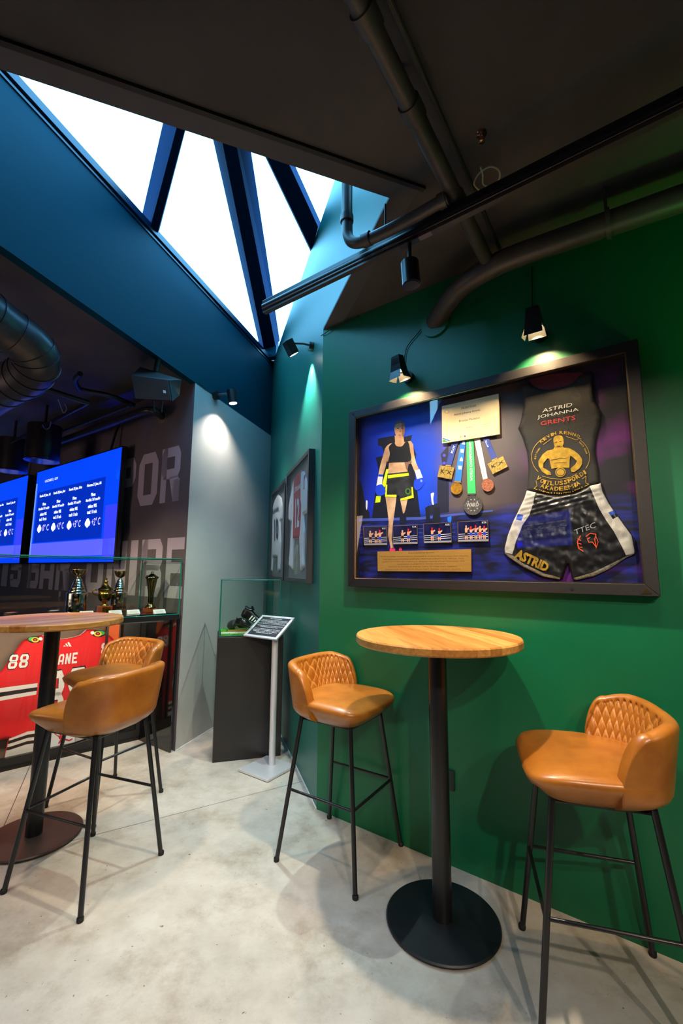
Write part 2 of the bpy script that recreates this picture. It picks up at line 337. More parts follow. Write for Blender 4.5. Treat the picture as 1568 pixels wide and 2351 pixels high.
# ceiling with the triangular opening
def ceiling():
    outer = [(-7.6, -4), (5, -4), (5, 9), (-7.6, 9)]; hole = [HA, G1, HB]
    loops = [[Vector((x, y, 0)) for x, y in outer], [Vector((x, y, 0)) for x, y in hole]]
    pts = outer+hole; tri = [tuple(t) for t in tessellate_polygon(loops)]
    mb = MB(); n = len(pts); mb.add([(x, y, ZC) for x, y in pts]+[(x, y, ZC+.12) for x, y in pts], tri+[tuple(n+i for i in t) for t in tri], M_CEIL)
    return tag(mb.build('ceiling'), kind='structure')
ceiling()
h0 = Vector(HA)-dA*1.2; hb = Vector(HB)
dB = (Vector(A0)-hb).normalized(); nB = Vector((-dB.y, dB.x))
k_ = .10
cA = hb+nA*k_; 
def inter(p, d, q, e):
    t = ((q.x-p.x)*e.y-(q.y-p.y)*e.x)/(d.x*e.y-d.y*e.x); return p+d*t
if (Vector((1, 1))-hb)@nB < 0: nB = -nB
cor = inter(hb+nA*k_, dA, hb+nB*k_, dB)
tag(MB().prism([h0, hb, cor, h0+nA*k_], ZC-.004, ZC+.01, M_CEIL2).build('trim_1'), kind='structure')
tag(MB().prism([hb, Vector(A0), Vector(A0)+nB*k_, cor], ZC-.004, ZC+.01, M_CEIL2).build('trim_2'), kind='structure')
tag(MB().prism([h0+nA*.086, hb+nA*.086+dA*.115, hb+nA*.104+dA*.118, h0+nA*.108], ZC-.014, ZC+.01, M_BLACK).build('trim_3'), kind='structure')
for nm, A_, B_ in (('baseboard_back', G1, A0), ('baseboard_grey', G0, G1)):
    q_ = Plane(A_, B_); L_ = (Vector(B_)-Vector(A_)).length
    tag(MB().prism([q_.o, q_.o+q_.d*L_, q_.o+q_.d*L_-q_.n*.005, q_.o-q_.n*.005], 0, .007, mat('white sealant', (225, 226, 222), .6)).build(nm), kind='structure')
# trim along the top of the shaft wall, skylight glass, skylight beams
pg = Plane(HA, G1)
tag(MB().prism([pg.o, pg.o+pg.d*4.3, pg.o+pg.d*4.3-pg.n*.02, pg.o-pg.n*.02], ZG-.03, ZG+.02, mat('dark blue steel', (6, 40, 66), .4)).build('trim_4'), kind='structure')
tag(MB().prism([pg.o+pg.d*.1, pg.o+pg.d*4.2, pg.o+pg.d*4.2-pg.n*.008, pg.o+pg.d*.1-pg.n*.008], ZG-.06, ZG-.045, mat('dark blue steel', (6, 40, 66), .4)).build('trim_5'), kind='structure')
win = empty('window_1', (-.8, 3, 4.05)); tag(win, kind='structure')
MB().prism([(-3.2, .4), (1.4, .4), (1.4, 6.2), (-3.2, 6.2)], 4.05, 4.07, glassmat('skylight glass', (254, 255, 255), .1)).build('pane', win, True)
M_BEAM = mat('blue grey beam paint', (0, 30, 64), .9, spec=.05)
def beam(tl, bl, br, tr, zt=4.05, extend=.25):
    rows = []
    for (a, b), z in ((tl, zt), (bl, ZG), (br, ZG), (tr, zt)):
        p, q = Z(*a, z), Z(*b, z); d = (p-q).normalized(); rows.append((p+d*.9, q-d*.02))
    vs = [r[0] for r in rows]+[r[1] for r in rows]
    o = MB().add(vs, [(0, 1, 2, 3), (4, 7, 6, 5), (0, 4, 5, 1), (1, 5, 6, 2), (2, 6, 7, 3), (3, 7, 4, 0)], M_BEAM).build('beam', win, True)
beam(((373, 287), (325, 497)), ((405, 295), (347, 515)), ((424, 300), (360, 543)), ((426, 299), (363, 541)))
beam(((490, 325), (597, 800)), ((512, 335), (606, 800)), ((545, 345), (632, 792)), ((577, 352), (642, 780)))
beam(((610, 363), (712, 576)), ((613, 363), (714, 574)), ((664, 378), (728, 516)), ((680, 386), (735, 508)))
wall('wall_shaft_far', (-1.02, 4.9), (-.78, 4.85), ZG-.02, 4.06, M_NAVY)
# ------------------------------------------------------------------ bar stools
LEA = leathermat()
def make_stool():
    t = empty('bar_stool')
    # seat
    mb = MB(); lv = [(.645, .10), (.646, .145), (.652, .165), (.68, .192), (.71, .213), (.732, .222), (.745, .212), (.752, .185), (.757, .12), (.759, .02)]
    NS = 56; vs = []
    for z, hw in lv:
        for k in range(NS):
            a = 2*pi*k/NS; c, s_ = cos(a), sin(a); e = 2/5.0
            x = (abs(c)**e)*(1 if c > 0 else -1); y = (abs(s_)**e)*(1 if s_ > 0 else -1)
            wy = hw*(1.05 if x > -.2 else 1.05-.12*(-.2-x)/.8)
            xx = x*hw*(.93 if x < 0 else 1.0)+.005; zz = z-(.018 if (c > 0 and z > .7) else 0)*(max(0, x)**3)*min(1, (hw/.2)**4)
            vs.append((xx, y*wy, zz))
    fs = [(i*NS+k, i*NS+(k+1) % NS, (i+1)*NS+(k+1) % NS, (i+1)*NS+k) for i in range(len(lv)-1) for k in range(NS)]
    mb.add(vs, fs, LEA, True); mb.add(vs[:NS], [tuple(range(NS))], LEA); mb.add(vs[-NS:], [tuple(range(NS))], LEA, True)
    mb.build('seat', t)
    # backrest shell
    NU = 168
    def plan(s, sc):   # s -1..1, U path open to +x
        a = s*R(86); e = 2/3.0
        c, q = -cos(a), sin(a)
        x = (abs(c)**e)*(1 if c > 0 else -1); y = (abs(q)**e)*(1 if q > 0 else -1)
        return x*sc, y*sc
    def top(s):
        a = abs(s)
        if a < .45: return .915
        if a < .78: return .915-.022*((a-.45)/.33)**1.6
        t_ = (a-.78)/.22
        return .70+.193*math.sqrt(max(0, 1-t_**2.4))
    prof = []
    for i in range(16): prof.append(('o', i/15))
    for i in range(1, 10): prof.append(('r', i/10))
    for i in range(40): prof.append(('i', i/39))
    vs = []; st = []
    per = .86
    for iu in range(NU+1):
        s = -1+2*iu/NU; H = top(s); lo = .648
        for kind, t_ in prof:
            seam = 0
            if kind == 'o':
                z = lo+(H-.02-lo)*t_; rnd = .045*(1-min(1, t_*(H-lo)/.06))**2.2
                sc = .216+.034*((z-.65)/.26)-rnd
            elif kind == 'r':
                a = pi*t_; z = H-.02+.02*sin(a); sc = .216+.034*((H-.02-.65)/.26)-.021+.021*cos(a)
            else:
                zb = min(.725, H-.03); zt = H-.02; z = zt-(zt-zb)*t_; sc = .216+.034*((z-.65)/.26)-.042-.014*t_
                u = s*per/2; v = z
                for sg in (1, -1):
                    ph = (u/.046+sg*v/.078) % 1.0; dd = min(ph, 1-ph)*.046
                    seam = max(seam, math.exp(-(dd/.0032)**2))
                    sc += .0055*math.exp(-(dd/.006)**2)
                seam *= 1 if t_ > .04 else 0
                if abs(s) > .9: seam = 0
            x, y = plan(s, sc)
            if kind == 'o' and False: pass
            vs.append((x, y, z)); st.append(seam)
    NP = len(prof)
    fs = [(a*NP+b, (a+1)*NP+b, (a+1)*NP+b+1, a*NP+b+1) for a in range(NU) for b in range(NP-1)]
    fs += [((a)*NP+NP-1, (a+1)*NP+NP-1, (a+1)*NP, a*NP) for a in range(NU)]
    mb = MB(); mb.add(vs, fs, LEA, True); mb.add(vs[:NP], [tuple(range(NP))], LEA); mb.add(vs[-NP:], [tuple(range(NP-1, -1, -1))], LEA)
    o = mb.build('backrest', t)
    at = o.data.attributes.new('stitch', 'FLOAT', 'POINT'); at.data.foreach_set('value', st+[0.0]*(len(o.data.vertices)-len(st)))
    # legs and footrest
    for sx in (1, -1):
        for sy in (1, -1):
            p = lambda z: ((.22-(.076*z/.645))*sx, (.22-(.076*z/.645))*sy, z)
            l = MB().tube([p(.652), p(.012)], .0105, M_BSAT, 12); l.build('leg', t)
            lf = t.children[-1] if False else None
            MB().lathe([(.0, 0), (.0125, 0), (.0135, .004), (.0135, .014), (.0105, .018)], mat('black rubber', (10, 10, 10), .6), 12, (p(0)[0], p(0)[1], 0)).build('foot_cap', t)
    q = .22*.83+.004; zf = .318
    MB().tube([(-q+.004, -q, zf), (q-.012, -q-.001, zf), (q, -q+.012, zf), (q, q-.012, zf), (q-.012, q+.001, zf), (-q+.004, q, zf)], .0065, M_BSAT, 10).build('footrest', t)
    fr = MB(); b_ = .142
    fr.tube([(b_, b_, .642), (b_, -b_, .642), (-b_, -b_, .642), (-b_, b_, .642), (b_, b_, .642)], .0095, M_BSAT, 8); fr.build('seat_frame', t)
    return t
def dup(root, loc, rz, label):
    r = root.copy(); COL.objects.link(r); r.location = loc; r.rotation_euler = (0, 0, rz); r['label'] = label
    for ch in list(root.children):
        c = ch.copy(); COL.objects.link(c); c.parent = r
    return r
st0 = make_stool(); tag(st0, 'tan quilted bar stool in the middle, left of the table by the green wall', 'bar stool', 'tan leather bar stools')
st0.location = (.008, 2.36, 0); st0.rotation_euler = (0, 0, atan2(-.24, .365))
dup(st0, (.867, 1.636, 0), atan2(.117, -.421), 'tan quilted bar stool under the framed boxing shorts, at the right edge')
dup(st0, (-1.145, 2.206, 0), atan2(.148, -.41), 'tan bar stool turned with its smooth plain outer back to the viewer')
dup(st0, (-1.405, 2.85, 0), atan2(-.394, -.205), 'tan quilted bar stool nearest the red jersey, behind another stool')
# ------------------------------------------------------------------ high tables
def table(loc, label, ang, dark):
    t = empty('high_table', loc, 0, label, 'table', 'round high tables')
    h = 1.103; Rr = .345; W = woodmat('oak staves %d' % int(dark), ang)
    MB().lathe([(0, h-.034), (Rr-.006, h-.034), (Rr, h-.028), (Rr, h-.006), (Rr-.004, h), (0, h)], W, 96, smooth=False).build('tabletop', t)
    MB().lathe([(.038, .012), (.038, h-.034)], M_BSAT, 40).build('pole', t)
    BM = mat('dark brown coated steel', (62, 48, 46), .42, .2) if dark else mat('black coated steel', (20, 23, 28), .45, noise=.3, nscale=30)
    MB().lathe([(0, .003), (.215, .003), (.2215, .008), (.2215, .012), (.217, .0165), (0, .0165)], BM, 80, smooth=False).build('base_plate', t)
    for k in range(3): MB().lathe([(0, 0), (.012, 0), (.012, .006), (0, .006)], M_BLACK, 12, (.19*cos(k*2.1+.9), .19*sin(k*2.1+.9), 0)).build('leveling_foot', t)
    MB().lathe([(.038, h-.045), (.09, h-.036), (.09, h-.0335)], M_BLACK, 24).build('mounting_plate', t)
    return t
table((.412, 1.938, 0), 'round oak high table with black pole, against the green wall', R(-12), 0)
table((-1.573, 2.47, 0), 'round oak high table cut by the left edge, before the red jersey', R(35), 1)

# ------------------------------------------------------------------ wall art helpers
from mathutils.geometry import delaunay_2d_cdt
from mathutils import noise as NZ
class Art:
    def __init__(s, pl, u0=0, z0=0): s.pl = pl; s.u0 = u0; s.z0 = z0
    def q(s, pts, off, cv=None):
        out = []
        for p in pts:
            x, y = cv(*p) if cv else p
            u, z = s.pl.uv(x, y, off); out.append((u-s.u0, z-s.z0))
        return out
    def fn(s, off): return lambda a, b: (a, -off, b)
    def place(s, o): o.location = s.pl.P(s.u0, s.z0); o.rotation_euler = (0, 0, s.pl.rz); return o
    def root(s, name, label, cat, group=None):
        o = bpy.data.objects.new(name, None); COL.objects.link(o); s.place(o); return tag(o, label, cat, group)
def bez(pts, n=5): return [(p.x, p.y) for p in smoothpath([(a, b, 0) for a, b in pts]+[(pts[0][0], pts[0][1], 0)], n)][:-1]
def ell(cx, cy, rx, ry, n=28, a0=0, a1=2*pi): return [(cx+rx*cos(a0+(a1-a0)*k/n), cy+ry*sin(a0+(a1-a0)*k/n)) for k in range(n if a1-a0 > 6.2 else n+1)]
def inpoly(x, y, P):
    c = False; n = len(P)
    for i in range(n):
        x1, y1 = P[i]; x2, y2 = P[(i+1) % n]
        if (y1 > y) != (y2 > y) and x < (x2-x1)*(y-y1)/(y2-y1)+x1: c = not c
    return c
def edist(x, y, P):
    d = 9; n = len(P)
    for i in range(n):
        x1, y1 = P[i]; x2, y2 = P[(i+1) % n]; dx, dy = x2-x1, y2-y1; L2 = dx*dx+dy*dy or 1e-9
        t = max(0, min(1, ((x-x1)*dx+(y-y1)*dy)/L2)); d = min(d, hypot(x-x1-t*dx, y-y1-t*dy))
    return d
def puff(mb, P, off, h, M, step=.008, edge=.012, wr=.0, ws=18, regions=(), seed=0, hfn=None):
    """cloth laid on a backing: outline P (u,z) with thickness h, soft edges and creases; regions = [(poly, material)] colour areas"""
    xs = [p[0] for p in P]; ys = [p[1] for p in P]; V = []; 
    n = len(P); E_ = []
    for i in range(n):
        a, b = P[i], P[(i+1) % n]; k = max(1, int(hypot(a[0]-b[0], a[1]-b[1])/step))
        for j in range(k): V.append(Vector((a[0]+(b[0]-a[0])*j/k, a[1]+(b[1]-a[1])*j/k)))
    nb = len(V); E_ = [(i, (i+1) % nb) for i in range(nb)]
    for poly, _ in regions:
        k0 = len(V); m_ = len(poly)
        for i in range(m_):
            a, b = poly[i], poly[(i+1) % m_]; k = max(1, int(hypot(a[0]-b[0], a[1]-b[1])/step))
            for j in range(k): V.append(Vector((a[0]+(b[0]-a[0])*j/k, a[1]+(b[1]-a[1])*j/k)))
        E_ += [(k0+i, k0+(i+1) % (len(V)-k0)) for i in range(len(V)-k0)]
    y = min(ys)+step/2; r = 0
    while y < max(ys):
        x = min(xs)+(step/2 if r % 2 else 0)
        while x < max(xs):
            if inpoly(x, y, P) and edist(x, y, P) > step*.6: V.append(Vector((x, y)))
            x += step
        y += step*.87; r += 1
    vo, eo, fo, *_ = delaunay_2d_cdt(V, E_, [], 0, 1e-5)
    vs = []
    for v in vo:
        d = edist(v.x, v.y, P); k = min(1, d/edge); hh = h*math.sqrt(max(0, 1-(1-k)**2))
        w = wr*k*(NZ.noise(Vector((v.x*ws, v.y*ws, seed)))+.5*NZ.noise(Vector((v.x*ws*2.3, v.y*ws*1.6, seed+5))))
        if hfn: w += k*hfn(v.x, v.y)
        vs.append((v.x, -off-hh-w, v.y))
    by = {}
    for f in fo:
        c = sum((vo[i] for i in f), Vector((0, 0)))/len(f)
        if not inpoly(c.x, c.y, P): continue
        mm = M
        for poly, rm in regions:
            if inpoly(c.x, c.y, poly): mm = rm
        by.setdefault(id(mm), (mm, []))[1].append(tuple(f))
    k0 = len(mb.v); mb.v += vs
    for mm, fl_ in by.values():
        i = mb.m(mm)
        for f in fl_: mb.f.append(tuple(k0+a for a in f)); mb.mi.append(i); mb.sm.append(True)
    # skirt down to the backing
    k1 = len(mb.v); mb.v += [(v.x, -off, v.y) for v in vo[:nb]]
    i = mb.m(M)
    for a in range(nb): mb.f.append((k0+a, k0+(a+1) % nb, k1+(a+1) % nb, k1+a)); mb.mi.append(i); mb.sm.append(False)
def frame_bars(mb, u0, z0, u1, z1, w, offb, offf, M):
    """four mitred bars of a picture frame, local y from -offb to -offf"""
    O = [(u0, z0), (u1, z0), (u1, z1), (u0, z1)]; I = [(u0+w, z0+w), (u1-w, z0+w), (u1-w, z1-w), (u0+w, z1-w)]
    for k in range(4):
        a, b, c, d = O[k], O[(k+1) % 4], I[(k+1) % 4], I[k]
        vs = [(p[0], -offb, p[1]) for p in (a, b, c, d)]+[(p[0], -offf, p[1]) for p in (a, b, c, d)]
        mb.add(vs, [(0, 1, 2, 3), (7, 6, 5, 4), (0, 4, 5, 1), (2, 6, 7, 3), (1, 5, 6, 2), (3, 7, 4, 0)], M)
    return mb
# ------------------------------------------------------------------ the big framed display
FU0, FU1, FZ0, FZ1 = .257, 1.7135, 1.283, 2.327
A = Art(W_G, (FU0+FU1)/2, FZ0)
big = A.root('framed_display', 'large black framed boxing display with a printed fighter backdrop on the green wall', 'picture frame')
hw = (FU1-FU0)/2; hh = FZ1-FZ0
M_FRAME = mat('black stained wood', (15, 13, 14), .5, bump=.25, bscale=50, stretch=(3, 3, 40))
frame_bars(MB(), -hw, 0, hw, hh, .046, .0, .058, M_FRAME).build('frame', big, bevel=.002)
M_BRASS = mat('brass strip', (205, 170, 105), .25, 1.0)
frame_bars(MB(), -hw+.0465, .0465, hw-.0465, hh-.0465, .003, .04, .056, M_BRASS).build('inner_strip', big)
for (uu, zz) in ((-hw+.03, hh-.02), (-hw+.035, .02), (hw-.30, .02)):
    MB().plate(ell(uu, zz, .007, .007, 14), .0595, .003, M_BLACK).build('screw_cap', big)
MB().plate(A.q([(1472, 1363), (1497, 1363), (1485, 1351)], .059), .0595, .002, M_BRASS).build('maker_badge', big)
MB().plate([(-hw+.045, .045), (hw-.045, .045), (hw-.045, hh-.045), (-hw+.045, hh-.045)], .05, .002, glassmat('picture glass', (250, 252, 252), 1.3)).build('glass_pane', big)
# printed backdrop: colours are the print itself
def printmat():
    M = bpy.data.materials.new('printed backdrop'); M.use_nodes = True; t = M.node_tree; b = t.nodes['Principled BSDF']; L = t.links.new; N = t.nodes.new
    tcn = N('ShaderNodeTexCoord'); sx = N('ShaderNodeSeparateXYZ'); L(tcn.outputs['Object'], sx.inputs[0])
    n = N('ShaderNodeTexNoise'); n.inputs['Scale'].default_value = 5; n.inputs['Detail'].default_value = 4; L(tcn.outputs['Object'], n.inputs['Vector'])
    mr = N('ShaderNodeMapRange'); mr.inputs[1].default_value = -hw; mr.inputs[2].default_value = hw; L(sx.outputs[0], mr.inputs[0])
    ad = N('ShaderNodeMath'); ad.operation = 'MULTIPLY_ADD'; ad.inputs[1].default_value = .10; L(n.outputs['Fac'], ad.inputs[0]); 
    sb = N('ShaderNodeMath'); sb.operation = 'ADD'; sb.inputs[1].default_value = -.05; L(mr.outputs[0], ad.inputs[2]); L(ad.outputs[0], sb.inputs[0])
    r = N('ShaderNodeValToRGB'); L(sb.outputs[0], r.inputs[0]); e = r.color_ramp.elements
    st = [(0, (4, 14, 60)), (.1, (6, 40, 190)), (.27, (10, 70, 235)), (.36, (20, 60, 190)), (.43, (84, 74, 84)), (.5, (96, 82, 74)), (.6, (74, 62, 66)), (.7, (30, 22, 34)), (.85, (16, 8, 26)), (1, (6, 8, 26))]
    e[0].position = 0; e[0].color = lin(st[0][1]); e[1].position = 1; e[1].color = lin(st[-1][1])
    for p, c in st[1:-1]: q = e.new(p); q.color = lin(c)
    # lower part: dark stage with blue light
    mz = N('ShaderNodeMapRange'); mz.inputs[1].default_value = .36; mz.inputs[2].default_value = .42; L(sx.outputs[2], mz.inputs[0])
    n2 = N('ShaderNodeTexNoise'); n2.inputs['Scale'].default_value = 9; n2.inputs['Detail'].default_value = 6; mp = N('ShaderNodeMapping'); mp.inputs['Scale'].default_value = (1, 1, 4); L(tcn.outputs['Object'], mp.inputs[0]); L(mp.outputs[0], n2.inputs['Vector'])
    r2 = N('ShaderNodeValToRGB'); L(n2.outputs['Fac'], r2.inputs[0]); r2.color_ramp.elements[0].position = .4; r2.color_ramp.elements[0].color = lin((6, 8, 34)); r2.color_ramp.elements[1].position = .72; r2.color_ramp.elements[1].color = lin((24, 40, 150))
    mx = N('ShaderNodeMix'); mx.data_type = 'RGBA'; L(mz.outputs[0], mx.inputs[0]); L(r2.outputs[0], mx.inputs[6]); L(r.outputs[0], mx.inputs[7])
    # magenta smoke on the right side of the print
    n3 = N('ShaderNodeTexNoise'); n3.inputs['Scale'].default_value = 4.2; n3.inputs['Detail'].default_value = 3; L(tcn.outputs['Object'], n3.inputs['Vector'])
    k = N('ShaderNodeMapRange'); k.inputs[1].default_value = .52; k.inputs[2].default_value = .75; L(n3.outputs['Fac'], k.inputs[0])
    k2 = N('ShaderNodeMapRange'); k2.inputs[1].default_value = .15; k2.inputs[2].default_value = .5; L(sx.outputs[0], k2.inputs[0])
    km = N('ShaderNodeMath'); km.operation = 'MULTIPLY'; L(k.outputs[0], km.inputs[0]); L(k2.outputs[0], km.inputs[1])
    m3 = N('ShaderNodeMix'); m3.data_type = 'RGBA'; L(km.outputs[0], m3.inputs[0]); L(mx.outputs[2], m3.inputs[6]); m3.inputs[7].default_value = lin((110, 20, 120)); L(m3.outputs[2], b.inputs['Base Color'])
    b.inputs['Roughness'].default_value = .5; return M
z2 = lambda x, y: (800+x/3.92, 900+y/3.92)
z3 = lambda x, y: (1150+x/4.054, 800+y/4.054)
z4 = lambda x, y: (1180+x/6.533, 870+y/6.533)
def flat(name, c, **k): return mat('print '+name, c, .55, **k)
pb = MB(); pb.plate([(-hw+.045, .045), (hw-.045, .045), (hw-.045, hh-.045), (-hw+.045, hh-.045)], .012, .004, printmat())
SK = flat('skin', (214, 178, 144), c2=(170, 128, 100), nscale=14); SKD = flat('shaded skin', (128, 92, 74)); NV = flat('stage black', (6, 10, 34)); BL = flat('dark cloth', (16, 16, 20)); YE = flat('lime trim', (205, 225, 20)); WH = flat('white', (225, 225, 235)); GB = flat('glove blue', (16, 60, 215)); HR = flat('braided hair', (118, 98, 84), noise=.5, nscale=60)
lay = [0]
def pr_(pts, M, sm=False, cv=z2):
    lay[0] += 1; off = .0122+lay[0]*.00006
    p = A.q(pts, off, cv); pb.plate(bez(p) if sm else p, off, 0, M)
pr_([(265, 420), (400, 395), (500, 405), (575, 385), (560, 440), (610, 560), (600, 640), (600, 730), (620, 900), (650, 1130), (210, 1150), (240, 900), (270, 700), (245, 590), (330, 570), (300, 490), (265, 480)], NV)
pr_([(85, 780), (120, 830), (150, 1000), (190, 1090), (195, 1180), (85, 1200)], NV)
pr_([(800, 760), (860, 740), (830, 560), (900, 480), (905, 1080), (700, 1110), (705, 1030), (800, 1000)], flat('speaker tower', (22, 24, 52)))
for k in range(5): pr_(ell(862, 500+k*70, 14, 13), flat('tower lights', (70, 60, 200)))
pr_([(740, 915), (770, 908), (762, 960), (768, 1012), (752, 1005), (745, 960)], WH, True)
pr_([(158, 975), (172, 985), (166, 1060), (156, 1030)], WH, True)
pr_([(90, 1140), (640, 1125), (1300, 1060), (1300, 1075), (640, 1150), (90, 1165)], flat('stage edge', (60, 80, 170)))
for k in range(4): pr_([(90, 1205+k*34), (960, 1185+k*38), (960, 1189+k*38), (90, 1209+k*34)], flat('stage edge', (60, 80, 170)))
pr_([(690, 1040), (730, 1030), (735, 1150), (700, 1160)], NV); pr_([(770, 1040), (820, 1030), (830, 1180), (750, 1190)], NV); pr_([(890, 1130), (925, 1120), (920, 1170), (895, 1165)], flat('stage lamp', (20, 110, 230)), True)
pr_([(340, 695), (372, 690), (352, 800), (320, 865), (298, 850)], YE); pr_([(250, 935), (292, 935), (285, 992), (240, 997)], YE)
pr_([(332, 940), (432, 940), (418, 1060), (398, 1200), (388, 1330), (410, 1405), (380, 1408), (356, 1290), (362, 1170), (350, 1060)], SK)
pr_([(465, 970), (532, 965), (512, 1060), (495, 1115), (480, 1040)], SK); pr_([(500, 1085), (520, 1110), (520, 1190), (460, 1195), (462, 1110), (490, 1100)], flat('shade', (10, 14, 44)))
pr_([(376, 1405), (412, 1402), (418, 1428), (372, 1430)], flat('pink shoe', (240, 50, 120)), True); pr_([(458, 1402), (476, 1400), (480, 1425), (455, 1425)], flat('pink shoe', (240, 50, 120)), True)
pr_([(345, 485), (372, 465), (420, 455), (415, 392), (495, 402), (502, 450), (560, 440), (582, 470), (590, 560), (610, 640), (638, 705), (600, 728), (566, 645), (560, 640), (528, 650), (528, 700), (540, 745), (355, 755), (364, 640), (345, 620), (332, 680), (312, 745), (268, 745), (288, 650), (315, 560), (328, 510)], SK)
pr_([(515, 470), (545, 500), (570, 640), (545, 640), (530, 700), (520, 700), (505, 640)], SKD)
pr_([(350, 640), (372, 560), (362, 500), (388, 466), (412, 455), (432, 485), (480, 488), (522, 442), (546, 470), (556, 540), (566, 600), (530, 630), (430, 634)], BL, True)
pr_([(412, 305), (425, 275), (460, 258), (495, 268), (508, 300), (504, 370), (490, 402), (470, 420), (446, 414), (426, 388), (412, 345)], SK, True)
pr_([(478, 285), (505, 300), (503, 370), (488, 402), (478, 360)], SKD, True)
pr_([(410, 322), (412, 298), (426, 270), (460, 253), (496, 263), (510, 298), (504, 304), (496, 290), (464, 280), (430, 290), (418, 312)], HR)
pr_([(436, 325), (456, 323), (456, 331), (438, 333)], BL); pr_([(474, 322), (494, 324), (492, 332), (474, 331)], BL); pr_([(448, 385), (478, 385), (470, 393), (454, 393)], flat('lips', (150, 80, 74))); pr_([(462, 335), (470, 335), (474, 362), (458, 364)], SKD)
pr_([(352, 735), (545, 715), (562, 790), (586, 945), (470, 978), (456, 930), (430, 945), (330, 938), (340, 830)], flat('satin black', (14, 15, 18), c2=(50, 54, 60), nscale=20))
pr_([(355, 748), (540, 728), (545, 752), (355, 778)], YE); pr_([(334, 830), (350, 835), (345, 925), (432, 925), (432, 946), (328, 942)], YE); pr_([(465, 962), (570, 930), (566, 855), (578, 855), (588, 952), (470, 980)], YE); pr_(ell(535, 895, 24, 28), flat('green print', (60, 120, 30))); pr_(ell(535, 893, 15, 18), BL)
pr_([(268, 745), (312, 748), (300, 838), (250, 848)], WH); pr_([(270, 740), (313, 744), (310, 762), (266, 760)], GB); pr_([(248, 845), (300, 832), (332, 880), (322, 920), (272, 935), (244, 900)], GB, True)
pr_([(598, 708), (640, 695), (670, 775), (618, 788)], WH); pr_([(592, 792), (665, 772), (680, 812), (652, 865), (612, 884), (588, 850)], GB, True); pr_(ell(655, 800, 10, 12), flat('glove shine', (110, 150, 240)))
pr_([(880, 1295), (905, 1300), (1032, 1412), (1010, 1412)][1:], flat('green laser', (10, 190, 130))) if False else None
pb.build('printed_backdrop', big)
# ---- certificate, photos, plaque (each rests on the backdrop)
def panel(name, label, cat, px, off, th, M, cv=z2, group=None):
    p = A.q(px, off, cv); u0 = sum(a for a, b in p)/4; z0 = min(b for a, b in p)
    S = Art(W_G, A.u0+u0, A.z0+z0); mb = MB(); q = S.q(px, off, cv); mb.plate(q, off, th, M)
    o = mb.build(name); S.place(o); tag(o, label, cat, group); return o, S
def marks(o, S, name, items, off):
    for it in items:
        mb = MB()
        if it[0] == 't': text(mb, it[1], S.q(it[2], off, it[4] if len(it) > 4 else z2), it[3], S.fn(off), .012)
        else: mb.plate(S.q(it[1], off, z2), off+.0001*(it[3] if len(it) > 3 else 0), 0, it[2])
        mb.build(name if it[0] == 't' else 'printed_mark', o)
M_CERT = mat('cream certificate board', (232, 214, 176), .3, c2=(214, 186, 132), nscale=5); INK = mat('dark brown ink', (70, 44, 30), .6); INKF = mat('pale ink', (180, 150, 110), .6)
o, S = panel('certificate', 'cream medallist certificate board above the five hanging medals', 'certificate', [(843, 462), (1360, 380), (1350, 15), (840, 128)], .032, .01, M_CERT)
marks(o, S, 'lettering', [('t', 'MUAYTHAI', [(1018, 158), (1148, 130), (1148, 112), (1018, 138)], INK), ('t', 'Astrid Johanna Grents', [(950, 220), (1185, 172), (1185, 152), (950, 196)], INK), ('t', 'Bronze Medalist', [(995, 272), (1182, 240), (1180, 222), (995, 252)], INK),
  ('t', 'JAKARTA', [(1058, 328), (1115, 318), (1115, 308), (1058, 318)], INK), ('p', [(1050, 342), (1130, 328), (1130, 331), (1050, 345)], INKF), ('p', [(1200, 292), (1290, 276), (1290, 279), (1200, 295)], INKF), ('p', [(1200, 312), (1270, 300), (1270, 303), (1200, 315)], INKF),
  ('p', [(848, 410), (925, 440), (905, 444), (848, 422)], mat('blue stripe', (40, 100, 190), .5)), ('p', [(848, 425), (900, 446), (848, 454)], mat('green stripe', (60, 150, 70), .5)), ('p', ell(886, 176, 22, 18), INKF), ('p', ell(886, 176, 17, 14), M_CERT, 3), ('t', 'AT', [(876, 184), (896, 181), (896, 168), (876, 171)], INK),
  ('p', ell(1010, 404, 13, 9), INKF), ('p', ell(1048, 398, 9, 9), mat('violet ink', (120, 50, 150), .5))], .0323)
PHB = mat('photo dark arena', (10, 12, 40), .3, c2=(30, 32, 80), nscale=30); PHE = mat('photo gold edge', (176, 150, 100), .4, .6)
ROPE = mat('photo white ropes', (215, 215, 225), .4); PSK = mat('photo skin tone', (214, 160, 130), .4); PRED = mat('photo red', (215, 30, 40), .4); PBLU = mat('photo blue', (20, 60, 210), .4); PBLK = mat('photo black', (14, 14, 18), .4)
PH = [([(140, 1380), (348, 1377), (345, 1212), (133, 1212)], 'small fight photo at the left end of the row of four', [(200, PBLK), (250, PBLK), (285, PBLU)]),
      ([(400, 1371), (622, 1367), (620, 1194), (398, 1206)], 'small fight photo second from left, two boxers clinching', [(487, PBLK), (540, PBLU)]),
      ([(678, 1361), (928, 1354), (922, 1174), (675, 1186)], 'small fight photo third from left, boxer in blue shorts at the ropes', [(755, PBLU), (820, PBLU)]),
      ([(986, 1349), (1262, 1344), (1255, 1154), (982, 1168)], 'small winner photo at the right end of the row, one arm raised', [(1062, PBLK), (1105, PBLU), (1148, PBLU), (1188, PRED), (1226, PBLU)])]
